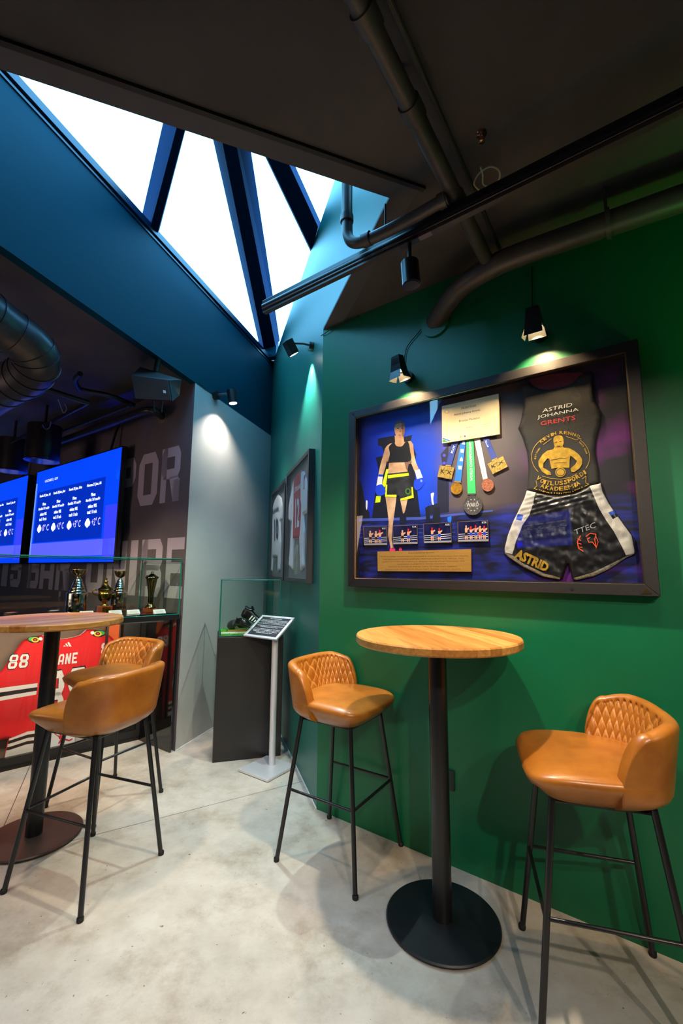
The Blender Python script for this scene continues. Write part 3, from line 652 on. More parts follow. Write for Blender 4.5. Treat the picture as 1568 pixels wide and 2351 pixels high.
for px, lab, figs in PH:
    o, S = panel('photo_print', lab, 'photo', px, .028, .008, PHB, group='small fight photos under the printed fighter')
    (xa, ya), (xb, yb), (xc, yc), (xd, yd) = px
    def at(s, t): return ((xa+(xb-xa)*s)*(1-t)+(xd+(xc-xd)*s)*t, (ya+(yb-ya)*s)*(1-t)+(yd+(yc-yd)*s)*t)
    fb = MB(); q = S.q(px, .0285, z2)
    for k in range(4):
        a, b = Vector(q[k]), Vector(q[(k+1) % 4]); c = sum((Vector(p) for p in q), Vector((0, 0)))/4
        fb.plate([a, b, b+(c-b).normalized()*.0022, a+(c-a).normalized()*.0022], .0287, .0004, PHE)
    fb.build('gold_edge', o)
    mb = MB()
    for k in range(3):
        t = .16+k*.1; mb.plate(S.q([at(.02, t), at(.98, t+.06), at(.98, t+.085), at(.02, t+.025)], .0284, z2), .0284, 0, ROPE)
    mb.plate(S.q([at(.0, .02), at(1, .02), at(1, .1), at(0, .1)], .0284, z2), .0284, 0, mat('photo mat grey', (150, 150, 165), .4))
    W_ = xb-xa
    for fx, col in figs:
        s = (fx-xa)/W_; w = .055*230/W_; up = random.uniform(.68, .8)
        for pts, M_ in (([at(s-w*.9, .12), at(s-w*.3, .12), at(s-w*.1, .36), at(s-w, .36)], PSK), ([at(s+w*.2, .12), at(s+w*.9, .12), at(s+w, .36), at(s+w*.1, .36)], PSK), ([at(s-w, .3), at(s+w, .3), at(s+w*.8, .46), at(s-w*.8, .46)], col), ([at(s-w*.8, .45), at(s+w*.8, .45), at(s+w, up-.08), at(s-w, up-.08)], PSK),
                         ([at(s-w*.5, up-.1), at(s+w*.5, up-.1), at(s+w*.5, up+.06), at(s-w*.5, up+.06)], PSK if col != PBLU else PRED), ([at(s+w*.5, up-.2), at(s+w*2.1, up-.12), at(s+w*2.1, up-.04), at(s+w*.5, up-.1)], PSK)):
            lay[0] += 1; off = .0285+(lay[0] % 40)*.00001; mb.plate(S.q(pts, off, z2), off, 0, M_)
    text(mb, 'K1X', [*S.q([at(.8, .86), at(.95, .86), at(.95, .95), at(.8, .95)], .0286, z2)], ROPE, S.fn(.0286), .02)
    mb.build('photo_image', o)
M_PLQ = mat('brushed gold plaque', (196, 148, 74), .38, .35, noise=.1, stretch=(1, 1, 60), nscale=10)
o, S = panel('plaque', 'engraved gold plaque below the row of four small photos', 'plaque', [(263, 1612), (1104, 1617), (1102, 1414), (260, 1436)], .03, .008, M_PLQ)
M_ENG = mat('engraving', (110, 74, 34), .6)
marks(o, S, 'engraved_text', [('t', 'Astrid Johanna Grents', [(535, 1460), (770, 1455), (770, 1437), (535, 1442)], M_ENG),
 ('t', 'Tüdruk, kes hakkas Tai poksi treenima 16-aastaselt ja on tulnud mitmekordseks Eesti meistriks', [(278, 1489), (1078, 1482), (1078, 1468), (278, 1475)], M_ENG), ('t', 'ning maailmameistrivõistluste medalistiks. Võistelnud nii Eestis kui ka välismaal. Tema', [(310, 1512), (1040, 1506), (1040, 1493), (310, 1499)], M_ENG),
 ('t', 'suurimad saavutused on pärit WAKO ja K1 võistlustelt ning King of Kings võistlussarjast, mida', [(303, 1535), (1046, 1530), (1046, 1517), (303, 1522)], M_ENG), ('t', 'austatakse ja jälgitakse terves maailmas.', [(440, 1556), (885, 1552), (885, 1540), (440, 1544)], M_ENG),
 ('t', 'Vitriinis on kindad ja püksid, milles ta võitis oma esimese', [(360, 1580), (980, 1577), (980, 1565), (360, 1568)], M_ENG), ('t', 'meistrivöö 15.11.2019, Dual Fight Series, Unibet Arena', [(330, 1602), (1010, 1600), (1010, 1588), (330, 1590)], M_ENG)], .0302)
# ---- medals
def medal(label, rib, RM, disc, DM, txt=None, disc_poly=None, DT=None, ribtxt=None, RT=None, rtq=None):
    allp = rib+(disc_poly or [disc[:2]]*3); q0 = A.q(allp, .02, z2)
    S = Art(W_G, A.u0+sum(p[0] for p in q0)/len(q0), A.z0+min(p[1] for p in q0)-(.02 if disc else 0)); root = S.root('medal', label, 'medal', 'medals hanging below the certificate')
    r = MB().plate(S.q(rib, .019, z2), .019, .002, RM).build('ribbon', root)
    hb_ = MB().plate(S.q([(rib[2][0]*.85+rib[1][0]*.15, rib[2][1]*.85+rib[1][1]*.15) if False else rib[3], rib[2], (rib[2][0], rib[2][1]+12), (rib[3][0], rib[3][1]+12)], .019, z2), .0205, .003, DM).build('ribbon_clasp', root)
    if disc_poly:
        d = MB().plate(S.q(disc_poly, .024, z2), .024, .006, DM).build('medal_plate', root, bevel=.0008)
    else:
        cx, cy, rr = disc; mb = MB(); off = .024
        mb.plate(S.q(ell(cx, cy, rr, rr*1.05, 40), off, z2), off, .007, DM); 
        o_, i_ = S.q(ell(cx, cy, rr, rr*1.05, 40), off+.001, z2), S.q(ell(cx, cy, rr*.9, rr*.95, 40), off+.001, z2)
        for k in range(40):
            a, b, c, e = o_[k], o_[(k+1) % 40], i_[(k+1) % 40], i_[k]
            mb.add([(p[0], -off-h, p[1]) for h in (0, .0012) for p in (a, b, c, e)], [(4, 5, 6, 7), (0, 1, 5, 4), (2, 3, 7, 6)], DM)
        for k in range(10):
            a = k*pi/5; px, py = cx+rr*.58*cos(a), cy+rr*.6*sin(a)
            if abs(sin(a)) > .3: mb.plate(S.q([(px+rr*.1*(1 if j % 2 else .4)*cos(j*pi/5), py+rr*.1*(1 if j % 2 else .4)*sin(j*pi/5)) for j in range(10)], off+.001, z2), off+.001, .001, DT or DM)
        d = mb.build('medal_disc', root)
    if txt:
        mb = MB(); text(mb, txt[0], S.q(txt[1], .0252, z2), DT or INK, S.fn(.0252), .02); mb.build('lettering', d)
    if ribtxt:
        mb = MB(); text(mb, ribtxt, S.q(rtq, .0194, z2), RT, S.fn(.0194), .01); mb.build('ribbon_print', r)
    return root, S
R1 = mat('navy ribbon', (30, 54, 140), .6); R2 = mat('azure ribbon', (24, 110, 220), .6); R3 = mat('green ribbon', (50, 180, 100), .6); R4 = mat('white ribbon', (235, 228, 220), .6)
D1 = mat('gold medal metal', (222, 184, 96), .35, .45, noise=.35, nscale=120); D2 = mat('dull gold metal', (206, 150, 50), .38, .45, noise=.3, nscale=150); D3 = mat('dark silver metal', (120, 116, 116), .35, .5, noise=.3, nscale=150); D4 = mat('bronze metal', (218, 136, 104), .38, .45, noise=.35, nscale=150)
DK = mat('dark engraving', (40, 28, 12), .5); PW = mat('white ribbon print', (235, 240, 245), .6)
medal('square gold medal on a navy ribbon, leftmost under the certificate', [(935, 445), (992, 436), (925, 660), (875, 655)], R1, None, D1, ('K*X', [(828, 728), (925, 745), (932, 708), (835, 690)]), [(803, 762), (925, 785), (952, 680), (823, 662)], DK, 'K*X', PW, [(918, 548), (945, 480), (962, 486), (938, 552)])
r, S = medal('round gold medal on the bright azure ribbon', [(1010, 436), (1058, 430), (1012, 805), (955, 800)], R2, (970, 868, 51), D2)
for y_ in (455, 530, 605, 680):
    mb = MB(); x_ = 1034-(y_-455)*.13
    mb.plate(S.q([(x_-15, y_+15), (x_+15, y_+17), (x_+13, y_-3), (x_+4, y_-20), (x_-10, y_-2)] if y_ in (455, 605) else [(x_-15, y_-17), (x_+15, y_-15), (x_+13, y_+17), (x_-16, y_+15)], .0194, z2), .0194, 0, PW)
    mb.build('ribbon_print', [c for c in r.children if c.name.startswith('ribbon') and 'clasp' not in c.name][0])
medal('largest medal, dark silver on the green world championships ribbon', [(1060, 428), (1125, 418), (1146, 912), (1072, 915)], R3, (1118, 1018, 86), D3, ('WAKO', [(1062, 1038), (1172, 1030), (1172, 992), (1062, 1000)]), None, mat('pale silver relief', (205, 203, 200), .4, .2), 'WORLD CHAMPIONSHIPS', PW, [(1118, 800), (1106, 436), (1084, 440), (1094, 800)])
medal('round bronze medal on the white ribbon', [(1128, 416), (1180, 408), (1252, 778), (1210, 786)], R4, (1253, 838, 54), D4, None, None, None, 'MUAY  THAI  O  IFMA', INK, [(1152, 430), (1232, 765), (1222, 768), (1142, 432)])
medal('square gold medal on a navy ribbon, rightmost under the certificate', [(1200, 404), (1255, 396), (1335, 590), (1290, 612)], R1, None, D1, ('K*X', [(1290, 690), (1400, 638), (1392, 606), (1282, 658)]), [(1300, 738), (1432, 672), (1388, 578), (1253, 648)], DK, 'K*X', PW, [(1262, 490), (1240, 430), (1225, 436), (1247, 496)])
# ---- tank top
M_TOP = mat('black jersey knit', (30, 27, 26), .75, bump=.3, bscale=400); M_MAR = mat('maroon lining', (110, 30, 50), .7); M_GPR = mat('gold foil print', (222, 176, 66), .35, .5, noise=.25, nscale=40); M_WPR = mat('white print', (220, 220, 220), .6); M_RPR = mat('red print', (205, 40, 44), .6)
TP = [(185, 345), (225, 320), (265, 300), (300, 350), (360, 375), (440, 385), (560, 365), (660, 325), (740, 245), (850, 215), (862, 300), (875, 450), (900, 540), (942, 600), (925, 720), (890, 850), (880, 960), (895, 1060), (912, 1160), (915, 1270), (600, 1360), (240, 1340), (252, 1200), (255, 1080), (240, 960), (200, 830), (158, 745), (185, 670), (205, 560), (207, 450)]
q = A.q(TP, .018, z3); S = Art(W_G, A.u0+sum(p[0] for p in q)/len(q), A.z0+min(p[1] for p in q))
mb = MB(); puff(mb, S.q(TP, .018, z3), .016, .008, M_TOP, .014, .01, .002, 12)
top = mb.build('tank_top'); S.place(top); tag(top, 'black sleeveless fight top with gold and white print inside the big frame', 'tank top')
MB().plate(bez(S.q([(262, 302), (300, 275), (450, 240), (745, 222), (742, 250), (660, 328), (560, 368), (440, 388), (360, 378), (300, 352)], .017, z3), 2), .0155, .002, M_MAR).build('inner_neck', top)
mb = MB(); OF = .0275
def tt(s, px, M, cv, b=.0): text(mb, s, S.q(px, OF, cv), M, S.fn(OF), b)
tt('ASTRID', [(425, 505), (872, 412), (876, 352), (432, 450)], M_WPR, z4); tt('JOHANNA', [(352, 612), (970, 488), (965, 430), (352, 548)], M_WPR, z4); tt('GRENTS', [(402, 700), (920, 612), (918, 545), (402, 638)], M_RPR, z4)
def arctext(s, path, h, M, cv, b=.015, gap=.82):
    P = [Vector(p) for p in path]; L_ = [0]
    for a, c in zip(P, P[1:]): L_.append(L_[-1]+(c-a).length)
    def pt_(d):
        for i in range(len(P)-1):
            if d <= L_[i+1] or i == len(P)-2:
                t = (d-L_[i])/(L_[i+1]-L_[i]); return P[i].lerp(P[i+1], t), (P[i+1]-P[i]).normalized()
    w = [.45 if c in 'I1.' else (.5 if c == ' ' else 1.15 if c in 'MW' else .9) for c in s]; tot = sum(w); d = 0
    for c, wi in zip(s, w):
        a = L_[-1]*d/tot; bb = L_[-1]*(d+wi*gap)/tot; d += wi
        if c == ' ': continue
        p0, t0 = pt_(a); p1, _ = pt_(bb); n0 = Vector((t0.y, -t0.x))*h
        text(mb, c, S.q([tuple(p0), tuple(p1), tuple(p1+n0), tuple(p0+n0)], OF, cv), M, S.fn(OF), b)
arctext('KEVIN RENNO', [(405, 965), (470, 915), (560, 862), (640, 832), (740, 825), (830, 835), (915, 860), (985, 895)], 46, M_GPR, z4)
arctext('VOITLUSSPORDI', [(325, 1495), (400, 1560), (500, 1592), (620, 1600), (760, 1585), (880, 1545), (1000, 1475), (1095, 1415)], 66, M_GPR, z4, .03)
arctext('AKADEEMIA', [(390, 1625), (500, 1665), (650, 1680), (800, 1665), (920, 1625), (1010, 1570)], 62, M_GPR, z4, .03)
arctext('ESTONIA', [(328, 1205), (340, 1130), (400, 1035)], 24, M_GPR, z4); arctext('SINCE 2008', [(968, 950), (1030, 1010), (1085, 1130)], 22, M_GPR, z4)
arctext('TAIPOKS . K1 . MMA . POKS', [(362, 1672), (500, 1715), (700, 1728), (880, 1700), (1040, 1625)], 22, M_GPR, z4)
def gp(pts, sm=True, cv=z4, M=M_GPR, o=0): p = S.q(pts, OF, cv); mb.plate(bez(p, 3) if sm else p, OF+o, 0, M)
def gl(pts, w=7, cv=z4, M=M_GPR):
    for a, b in zip(pts, pts[1:]):
        a, b = Vector(a), Vector(b); d = (b-a).normalized(); n = Vector((-d.y, d.x))*w/2; gp([tuple(a-n), tuple(b-n), tuple(b+n), tuple(a+n)], False, cv, M)
gl(ell(698, 1170, 435, 345, 40, R(188), R(234))); gl([(440, 985), (560, 895)]); gl(ell(698, 1170, 435, 345, 24, R(140), R(190)))
gl([(785, 862), (940, 915), (975, 890), (1010, 900)]); gl(ell(698, 1170, 435, 345, 40, R(-48), R(30)))
gl([(420, 1455), (540, 1490), (700, 1505), (850, 1475), (945, 1420)], 8); gl([(330, 1520), (345, 1600), (300, 1645), (350, 1660)], 9); gl([(1020, 1500), (1080, 1455), (1075, 1560), (1125, 1580), (1060, 1610)], 9)
gp([(590, 930), (600, 870), (660, 846), (715, 855), (738, 890), (745, 960), (725, 1010), (690, 1032), (640, 1030), (605, 1000)])
gp([(610, 1010), (730, 1005), (745, 1030), (820, 1035), (900, 1075), (970, 1130), (1020, 1200), (1025, 1270), (985, 1340), (900, 1400), (860, 1390), (850, 1340), (920, 1280), (945, 1230), (890, 1180), (845, 1150), (835, 1210), (830, 1330), (650, 1330), (565, 1350), (545, 1280), (530, 1200), (500, 1190), (440, 1265), (440, 1330), (540, 1390), (560, 1440), (500, 1440), (420, 1390), (370, 1300), (365, 1230), (430, 1130), (500, 1075), (590, 1055)], False)
gp(ell(698, 1400, 78, 72), False, o=.0002); gp(ell(698, 1400, 66, 60), False, M=M_TOP, o=.0004); gp(ell(698, 1400, 56, 50), False, o=.0006); 
for pts in ([(620, 945), (650, 940), (648, 950), (622, 955)], [(680, 938), (712, 935), (712, 945), (682, 948)], [(640, 1005), (700, 1000), (690, 1010), (650, 1014)], [(540, 1215), (640, 1200), (690, 1185), (760, 1195), (820, 1175), (818, 1182), (760, 1203), (690, 1194), (640, 1210), (545, 1224)], [(600, 1260), (790, 1250), (790, 1256), (600, 1266)]): gp(pts, False, M=M_TOP, o=.0005)
mb.build('chest_print', top)
# ---- boxing shorts
M_SAT = mat('black satin', (20, 19, 21), .36, spec=.6); M_MESH = mat('white mesh fabric', (172, 168, 162), .8, bump=.4, bscale=300); M_STB = mat('blue stripe cloth', (30, 70, 170), .6); M_TRM = mat('silver piping', (190, 184, 170), .4, .5, noise=.3, nscale=90)
SP = [(235, 1315), (330, 1335), (500, 1370), (680, 1345), (820, 1275), (930, 1248), (950, 1330), (1005, 1440), (1070, 1530), (1135, 1620), (1222, 1740), (1252, 1890), (1245, 1925), (1160, 1960), (1010, 2060), (860, 2130), (690, 2168), (655, 2140), (622, 1995), (570, 2150), (540, 2162), (390, 2132), (200, 2040), (60, 1945), (22, 1912), (25, 1860), (55, 1740), (105, 1610), (160, 1500), (212, 1390)]
q = A.q(SP, .03, z3); S = Art(W_G, A.u0+sum(p[0] for p in q)/len(q), A.z0+min(p[1] for p in q)); F3 = lambda P: S.q(P, .03, z3)
zb = F3([(500, 1370)])[0][1]; zb2 = F3([(500, 1450)])[0][1]
def ribs(x, y):
    if y > zb2-.022+x*.20: return .0016*sin((y-x*.20)*2*pi/.021)
    return .0035*NZ.noise(Vector((x*60, y*9, 2)))*max(0, min(1, (y-(zb2-.2))/.15))
regs = [(F3([(238, 1322), (322, 1338), (302, 1440), (268, 1550), (200, 1650), (145, 1790), (108, 1915), (40, 1898), (32, 1870), (62, 1740), (112, 1612), (166, 1502), (218, 1388)]), M_MESH),
        (F3([(824, 1280), (926, 1254), (944, 1332), (1000, 1440), (1065, 1532), (1130, 1624), (1216, 1742), (1244, 1886), (1238, 1912), (1165, 1925), (1130, 1850), (1050, 1700), (980, 1600), (920, 1500), (872, 1390)]), M_MESH),
        (F3([(158, 1540), (212, 1552), (196, 1605), (140, 1592)]), M_STB), (F3([(1002, 1528), (1058, 1502), (1078, 1532), (1024, 1560)]), M_STB), (F3([(1024, 1560), (1078, 1532), (1096, 1560), (1042, 1590)]), M_SAT),
        (F3([(34, 1900), (104, 1922), (212, 2002), (400, 2092), (552, 2135), (545, 2152), (392, 2124), (202, 2032), (64, 1938)]), M_TRM), (F3([(668, 2140), (860, 2085), (1010, 2012), (1172, 1932), (1236, 1915), (1160, 1950), (1010, 2052), (860, 2122), (690, 2160)]), M_TRM)]
mb = MB(); puff(mb, F3(SP), .016, .018, M_SAT, .006, .016, .006, 26, regs, 3, ribs)
sh = mb.build('boxing_shorts'); S.place(sh); tag(sh, 'black satin boxing shorts with white mesh sides inside the big frame', 'shorts')
mb = MB(); OF = .0415
text(mb, 'ASTRID', S.q([(118, 1948), (425, 2085), (458, 2000), (160, 1862)], OF, z3), M_GPR, S.fn(OF), .05)
mb.build('name_patch', sh); mb = MB()
M_OR = mat('orange stitching', (225, 80, 40), .6); M_GRS = mat('grey stitching', (150, 150, 155), .6)
text(mb, 'TTEC', S.q([(690, 1735), (885, 1665), (875, 1615), (680, 1690)], OF, z3), M_GRS, S.fn(OF), .0)
def gl3(pts, M, w=7):
    for a, b in zip(pts, pts[1:]):
        a, b = Vector(a), Vector(b); d = (b-a).normalized(); n = Vector((-d.y, d.x))*w/2; p = S.q([tuple(a-n), tuple(b-n), tuple(b+n), tuple(a+n)], OF, z3); mb.plate(p, OF, 0, M)
gl3([(790, 1752), (830, 1720), (885, 1730), (872, 1780), (888, 1850), (850, 1800), (818, 1805), (805, 1772), (832, 1760)], M_OR); gl3([(740, 1742), (712, 1800), (722, 1860), (768, 1888)], M_OR, 9); gl3([(712, 1770), (745, 1790)], M_OR); gl3([(715, 1810), (750, 1822)], M_OR); gl3([(730, 1850), (760, 1850)], M_OR); gl3([(880, 1740), (905, 1800), (885, 1860)], M_OR, 5)
mb.build('embroidered_emblem', sh)

# ------------------------------------------------------------------ wall spot lamps
M_LENS = mat('warm lamp glow', (255, 226, 180), .5, emit=5)
M_CAB = mat('black cable', (12, 12, 13), .6)
def barn_lamp(name, label, pl, u, z, tilt, yaw, power, color, cable, blend=.5, ang=80, emis=True):
    S = Art(pl, u, z); root = S.root(name, label, 'wall lamp')
    MB().tube([(0, 0, 0), (0, -.03, 0)], .034, M_BSAT, 24).build('wall_puck', root)
    MB().tube([(0, -.03, 0), (0, -.075, .01), (-.0, -.105, -.002)], .008, M_BSAT, 10).build('arm', root)
    mt = Matrix.Translation((0, -.118, -.005)) @ Matrix.Rotation(yaw, 4, 'Z') @ Matrix.Rotation(tilt, 4, 'X')
    def T_(p): return mt @ Vector(p)
    mb = MB(); lo, up = .043, .026
    ring = lambda w, d, zz: [T_((x*w, y*d, zz)) for x, y in ((-1, -1), (1, -1), (1, 1), (-1, 1))]
    a, b, c = ring(up, .02, .085), ring(.036, .03, .0), ring(.034, .028, -.002)
    mb.add(a+b, [(0, 1, 2, 3)]+[(k, (k+1) % 4, 4+(k+1) % 4, 4+k) for k in range(4)], M_BSAT)
    for k in range(5): mb.add([T_((x, y, .04+k*.008)) for x, y in ((-.028, -.027), (.028, -.027), (.028, -.030), (-.028, -.030))], [(0, 1, 2, 3)], M_BLACK)
    mb.build('lamp_head', root)
    mb = MB(); mb.add([T_((x*.03, y*.024, -.001)) for x, y in ((-1, -1), (1, -1), (1, 1), (-1, 1))], [(0, 1, 2, 3)], M_LENS if emis else M_BLACK); mb.build('lamp_lens', root)
    W_ = mat('white enamel', (240, 236, 225), .4)
    for k, (p, q_, dx, dy) in enumerate((((-.036, -.03), (.036, -.03), 0, -.012), ((.036, .03), (-.036, .03), 0, .012), ((.036, -.03), (.036, .03), .014, 0), ((-.036, .03), (-.036, -.03), -.014, 0))):
        o4 = [T_((p[0], p[1], 0)), T_((q_[0], q_[1], 0)), T_((q_[0]*1.12+dx, q_[1]*1.12+dy, -.045)), T_((p[0]*1.12+dx, p[1]*1.12+dy, -.045))]
        cc = T_((0, 0, -.02)); i4 = [v+(cc-v).normalized()*.0022 for v in o4]
        mb = MB(); mb.add(o4, [(0, 1, 2, 3)], M_BSAT); mb.add(i4, [(0, 1, 2, 3)], W_); mb.add(o4+i4, [(k2, (k2+1) % 4, 4+(k2+1) % 4, 4+k2) for k2 in range(4)], M_BSAT)
        mb.build('barn_door', root)
    if cable:
        mb = MB(); mb.tube(smoothpath([(p[0]-u, -.008, p[1]-z) for p in (pl.uv(*c_, .008) for c_ in cable)]), .0025, M_CAB, 6); mb.build('cable', root)
    Mw = Matrix.Translation(pl.P(u, z)) @ Matrix.Rotation(pl.rz, 4, 'Z') @ mt
    p = Mw @ Vector((0, 0, -.006)); d = Mw @ Vector((0, 0, -1))
    light('SPOT', 'beam of '+name, p, power, color, d, .015, ang, blend); return root
barn_lamp('picture_lamp', 'lit barn-door wall lamp above the left part of the big boxing frame', W_G, .636, 2.462, R(9), R(-12), 34, (255, 214, 160), [(927, 850), (933, 800), (962, 762), (975, 742), (983, 722)], ang=105)
barn_lamp('picture_lamp', 'lit barn-door wall lamp above the right part of the big boxing frame', W_G, 1.335, 2.487, R(9), R(0), 34, (255, 214, 160), [(1222, 742), (1222, 690), (1221, 612)], ang=105)
S = Art(W_A, 2.10, 2.995); root = S.root('box_lamp', 'black box wall lamp by the skylight, shining down on the two framed shirts', 'wall lamp')
MB().tube([(0, 0, 0), (0, -.035, 0)], .034, M_BSAT, 24).build('wall_puck', root)
MB().tube([(0, -.03, .01), (-.012, -.07, .02), (-.02, -.14, .015)], .008, M_BSAT, 10).build('arm', root)
mt = Matrix.Translation((-.02, -.165, -.02)) @ Matrix.Rotation(R(34), 4, 'X') @ Matrix.Rotation(R(14), 4, 'Y')
MB().box((-.045, -.028, -.055), (.045, .028, .05), M_BSAT, mt).build('lamp_head', root, bevel=.003)
MB().box((-.036, -.02, -.0565), (.036, .02, -.055), mat('white lamp glow', (255, 246, 235), .5, emit=14), mt).build('lamp_lens', root)
Mw = Matrix.Translation(W_A.P(2.10, 2.995)) @ Matrix.Rotation(W_A.rz, 4, 'Z')
light('SPOT', 'beam of box_lamp', Mw @ Vector((-.03, -.07, -.06)), 140, (232, 255, 240), Mw @ Vector((-.16, -.03, -.9)), .012, 92, .7)
# round spot on the grey wall
S = Art(W_GR, .30, 2.955); root = S.root('wall_spotlight', 'small round lit spotlight at the top of the grey wall', 'wall lamp')
MB().tube([(0, 0, 0), (0, -.035, 0)], .04, M_BSAT, 24).build('wall_puck', root)
MB().tube([(0, -.035, .005), (.02, -.1, .015), (.03, -.14, .0)], .009, M_BSAT, 10).build('arm', root)
hd = [Vector((.035, -.15, .05)), Vector((.05, -.165, -.07))]
MB().tube(hd, .042, M_BSAT, 28).build('lamp_head', root)
dd_ = (hd[1]-hd[0]).normalized(); e_ = hd[1]+dd_*.001
MB().tube([e_, e_+dd_*.002], .034, mat('white lamp glow', (255, 246, 235), .5, emit=14), 28).build('lamp_lens', root)
MB().tube(smoothpath([(0-.05, -.02, .0), (-.13, -.01, .0), (-.26, -.012, .012)]), .003, M_CAB, 6).build('cable', root)
Mw = Matrix.Translation(W_GR.P(.30, 2.955)) @ Matrix.Rotation(W_GR.rz, 4, 'Z')
light('SPOT', 'beam of wall_spotlight', Mw @ (e_+dd_*.006), 60, (255, 242, 226), Mw @ Vector((.10, -.06, -.9)), .015, 116, .8)
# ------------------------------------------------------------------ framed football shirts on the angled wall
z8 = lambda x, y: (612+x/7.125, 1020+y/7.125)
M_GFR = mat('dark grey frame', (44, 44, 48), .4); M_BOARD = mat('grey mount board', (112, 114, 118), .7); M_JW = mat('white jersey cloth', (214, 220, 226), .8, bump=.3, bscale=200); M_JR = mat('red jersey cloth', (176, 34, 52), .75); M_JB = mat('navy print', (22, 34, 74), .6); M_JBL = mat('blue side panel', (50, 100, 190), .7)
M_PG = glassmat('shirt frame glass', (252, 253, 253), .5)
def shirt_frame(label, u0, u1, z0, z1):
    S = Art(W_A, (u0+u1)/2, z0); rt = S.root('framed_shirt', label, 'picture frame'); w = (u1-u0)/2; h = z1-z0
    frame_bars(MB(), -w, 0, w, h, .03, 0, .045, M_GFR).build('frame', rt, bevel=.0015)
    MB().plate([(-w+.029, .029), (w-.029, .029), (w-.029, h-.029), (-w+.029, h-.029)], .012, .004, M_BOARD).build('mount_board', rt)
    MB().plate([(-w+.029, .029), (w-.029, .029), (w-.029, h-.029), (-w+.029, h-.029)], .04, .002, M_PG).build('glass_pane', rt)
    return S, rt
S2, f2 = shirt_frame('framed white football shirt with a red centre stripe, right and nearer one', 1.37, 2.22, 1.287, 2.195)
S1, f1 = shirt_frame('framed white football shirt with dark number 10, left one by the grey wall', .46, 1.31, 1.287, 2.175)
def shirt(name, label, S0, P, regs, items, cv=z8, off=.013, h=.012, base=M_JW, pl=W_A):
    q = S0.q(P, off+h*.7, cv); S = Art(pl, S0.u0+sum(p[0] for p in q)/len(q), S0.z0+min(p[1] for p in q)); kk = 0; G = lambda X: S.q(X, off+h*.7, cv)
    mb = MB(); puff(mb, G(P), off, h, base, .014, .02, .002, 9, [(G(a), b) for a, b in regs]); o = mb.build(name); S.place(o); tag(o, label, 'shirt')
    mb = MB(); of = off+h+.0035
    for it in items:
        if it[0] == 't': text(mb, it[1], S.q(it[2], of, cv), it[3], S.fn(of), it[4] if len(it) > 4 else .02)
        elif it[0] == 'g':
            kk += 1; ofg = of+kk*.0006; Q = it[2]; n = len(it[1]); Q2 = S.q(Q, of, cv)
            for k, ch in enumerate(it[1]):
                f = lambda a, b, t: tuple(a[i]+(b[i]-a[i])*t for i in (0, 1)); t0, t1 = k/n+.02, (k+.86)/n
                glyph(mb, ch, [f(Q2[0], Q2[1], t0), f(Q2[0], Q2[1], t1), f(Q2[3], Q2[2], t1), f(Q2[3], Q2[2], t0)], it[3], S.fn(ofg))
        else: mb.plate(S.q(it[1], of, cv), of+(it[3] if len(it) > 3 else 0), 0, it[2])
    mb.build('shirt_print', o); return o, S
shirt('football_shirt', 'white football shirt with red centre stripe inside the right of two frames', S2,
 [(470, 505), (550, 420), (572, 440), (605, 440), (640, 560), (662, 740), (658, 1110), (596, 1150), (618, 1420), (604, 1800), (610, 2010), (545, 2085), (535, 1540), (440, 1545), (420, 2062), (358, 1990), (375, 1800), (395, 1480), (412, 1275), (340, 1240), (345, 1190), (385, 850), (440, 600)],
 [([(480, 500), (566, 430), (562, 900), (575, 1000), (550, 1500), (542, 1535), (436, 1540), (446, 1100), (452, 610)], M_JR), ([(618, 480), (632, 540), (628, 740), (612, 740)], M_JR)],
 [('t', 'STRANE', [(450, 800), (560, 715), (556, 640), (455, 712)], M_JW), ('t', '12', [(468, 1370), (532, 1345), (536, 870), (470, 890)], M_JW, .03)])
shirt('football_shirt', 'white football shirt with dark blue 10 inside the left of two frames', S1,
 [(80, 1070), (130, 920), (180, 812), (236, 880), (250, 1000), (246, 1225), (215, 1255), (228, 1600), (214, 2060), (176, 2088), (180, 1840), (100, 1845), (90, 2085), (54, 2080), (75, 1560), (95, 1340), (58, 1350)],
 [([(82, 1345), (96, 1340), (86, 1500), (76, 1530)], M_JBL), ([(216, 1262), (240, 1250), (238, 1480), (228, 1560)], M_JBL)],
 [('t', 'KLAVAN', [(100, 1150), (190, 1090), (195, 1010), (100, 1075)], M_JB), ('t', '10', [(128, 1590), (188, 1560), (188, 1190), (125, 1225)], M_JB, .03)])
for S0, P, lab, c in ((S2, [(438, 2130), (500, 2125), (520, 1640), (440, 1650)], 'narrow green pitch photo below the red striped shirt', (96, 112, 74)), (S1, [(102, 2125), (158, 2105), (183, 1818), (100, 1835)], 'dark photo card below the shirt with number 10', (66, 72, 66))):
    q = S0.q(P, .014, z8); S = Art(W_A, S0.u0+sum(a for a, b in q)/4, S0.z0+min(b for a, b in q)); mb = MB(); mb.plate(S.q(P, .015, z8), .015, .003, mat('photo print '+lab[:6], c, .5, c2=(170, 172, 160), nscale=12)); o = mb.build('photo_print'); S.place(o); tag(o, lab, 'photo')
